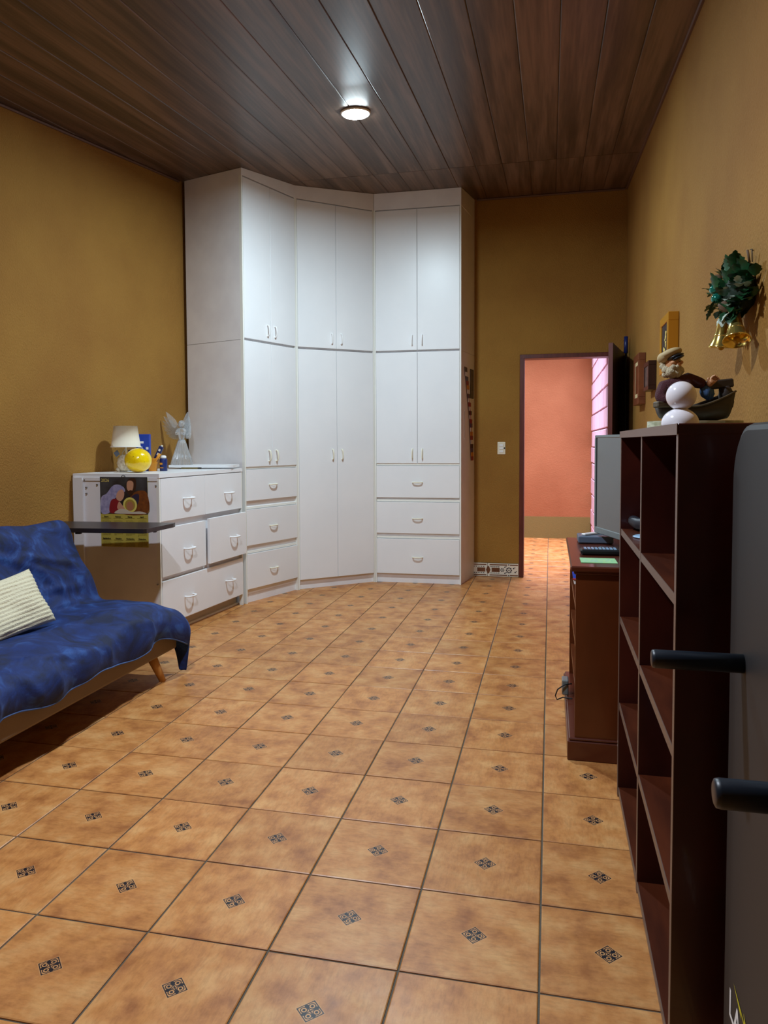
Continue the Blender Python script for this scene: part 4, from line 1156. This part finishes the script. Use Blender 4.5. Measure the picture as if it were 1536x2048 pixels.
# ------------------------------------------------------------------ right wall: pictures
def picture(name, label, y0, y1, z0, z1, fwid, depth, mf, mmat=None, mpic=M_pic):
    t_ = thing(name, label, 'picture', (XR, (y0+y1)/2, (z0+z1)/2), 0)
    h, w = (z1-z0)/2, (y1-y0)/2
    box('frame_rail', (-depth, -.001, -w, w, h-fwid, h), mf, t_, .002); box('frame_rail', (-depth, -.001, -w, w, -h, -h+fwid), mf, t_, .002)
    box('frame_stile', (-depth, -.001, -w, -w+fwid, -h+fwid, h-fwid), mf, t_, .002); box('frame_stile', (-depth, -.001, w-fwid, w, -h+fwid, h-fwid), mf, t_, .002)
    i = fwid
    if mmat:
        box('mat_board', (-depth*.86, -depth*.7, -w+i, w-i, -h+i, h-i), mmat, t_); i += .03
    box('picture_sheet', (-depth*.88, -depth*.72, -w+i, w-i, -h+i, h-i), mpic, t_)
    return t_
picture('picture_frame', 'brown wooden frame with cream mat nearest the door', 3.84, 4.16, 1.537, 1.900, .05, .05, M_frameb, M_mat, M_frameb)
picture('picture_frame', 'small dark wooden framed picture between the brown and gold frames', 3.30, 3.54, 1.602, 1.788, .028, .05, M_door, None, M_photo)
g3 = picture('picture_frame', 'gold framed flower painting behind the sailor figurine', 2.47, 2.77, 1.645, 1.955, .045, .055, M_frameg, None, M_pic)
bm = bmesh.new()
for k in range(14): add_ell(bm, (-.0495, random.uniform(-.05, .05), -.09+.011*k+random.uniform(-.01, .01)), (.002, random.uniform(.008, .02), random.uniform(.006, .014)), seg=8)
bm_obj('painted_flowers', bm, M_flower, g3, True)

# gold bells with leaf spray
ws = thing('bell_wreath', 'christmas spray of dark leaves with two gold bells on the right wall', 'wall ornament', (XR, 1.03, 1.768))
def leaf_mesh(L_, w_, m, serr=0.0):
    bm = bmesh.new(); n = 8; l_, r_, c_ = [], [], []
    for k in range(n+1):
        f = k/n; ww = w_*math.sin(math.pi*f**.8)*(1+serr*(1 if k % 2 else -1)); zz = .18*L_*math.sin(f*2.4)
        l_.append(bm.verts.new((-ww, f*L_, zz+.12*ww))); r_.append(bm.verts.new((ww, f*L_, zz+.12*ww))); c_.append(bm.verts.new((0, f*L_, zz-.12*ww)))
    for k in range(n):
        bm.faces.new((l_[k], c_[k], c_[k+1], l_[k+1])); bm.faces.new((c_[k], r_[k], r_[k+1], c_[k+1]))
    me = bpy.data.meshes.new('leaf'); bm.to_mesh(me); bm.free(); me.materials.append(m)
    for p_ in me.polygons: p_.use_smooth = True
    return me
LM = [leaf_mesh(.062, .019, M_leaf, .25), leaf_mesh(.05, .021, M_leaf, .1), leaf_mesh(.045, .015, M_leaf2, .2)]
rnd = random.Random(11)
for k in range(120):
    while True:
        a, b = rnd.uniform(-.16, .16), rnd.uniform(-.085, .085)
        if (a/.16)**2+(b/.085)**2 < 1: break
    dep = .012+.105*(1-(a/.17)**2-(b/.105)**2*.6)*rnd.random()**.6
    kind = 2 if (rnd.random() < .10 or (b < -.06 and rnd.random() < .4) or (a > .07 and rnd.random() < .25)) else rnd.randrange(2)
    o = bpy.data.objects.new('leaf', LM[kind]); COL.objects.link(o); o.parent = ws
    o.location = (-dep-.006, a, b+.002)
    ra = math.atan2(b+.01, a)+rnd.uniform(-.7, .7)
    dv = Vector((-rnd.uniform(.1, .8), math.cos(ra), math.sin(ra))).normalized()
    q = dv.to_track_quat('Y', 'Z'); o.rotation_mode = 'QUATERNION'; o.rotation_quaternion = q
    s = rnd.uniform(.75, 1.15); o.scale = (s, s, s)
ell('core', (-.04, 0, .002), (.045, .10, .072), material('dark_core', (20, 40, 24), .8), ws, jitter=.3)
for yy, zz_, r_ in ((.030, .022, .020), (.010, -.012, .018)): ell('ornament_bead', (-.108, yy, zz_), (r_, r_*1.2, r_), M_teal, ws)
for yy, zz_ in ((.085, .060), (-.045, -.055)): 
    o = lathe('pine_cone', [(.004, 0), (.018, .008), (.022, .02), (.016, .034), (.004, .046)], M_cone, ws, 20, rib=.18, nrib=7); o.location = (-.075, yy, zz_); o.rotation_euler = (0, R(-70), 0); o.scale = (.8, .8, .9)
tube('hanging_wire', [(-.004, -.015, .10), (-.006, -.018, .142), (-.006, .005, .146)], .0018, M_blackm, ws, 6)
tube('stem', [(-.02, -.05, .09), (-.03, -.06, .13)], .004, M_cone, ws, 6)
bell_prof = [(.010, .0), (.016, -.006), (.020, -.024), (.022, -.056), (.026, -.086), (.034, -.112), (.044, -.134), (.048, -.142), (.045, -.142), (.032, -.112), (.023, -.084), (.019, -.04), (.0, -.015)]
for yy, xx, zz_, rx, ry in ((.105, -.062, -.042, R(6), R(3)), (-.030, -.060, -.058, R(-28), R(2))):
    bm = bmesh.new(); add_lathe(bm, bell_prof, 36)
    b_ = bm_obj('bell', bm, M_gold, ws, True); b_.location = (xx, yy, zz_); b_.rotation_euler = (rx, ry, 0); b_.scale = (.92, .92, .88)
    ell('clapper', (0, 0, -.138), (.012, .012, .014), M_goldi, b_, seg=14)
    lathe('bell_band', [(.0265, -.0865), (.0283, -.089), (.0295, -.093), (.0285, -.096)], M_gold, b_, 36)
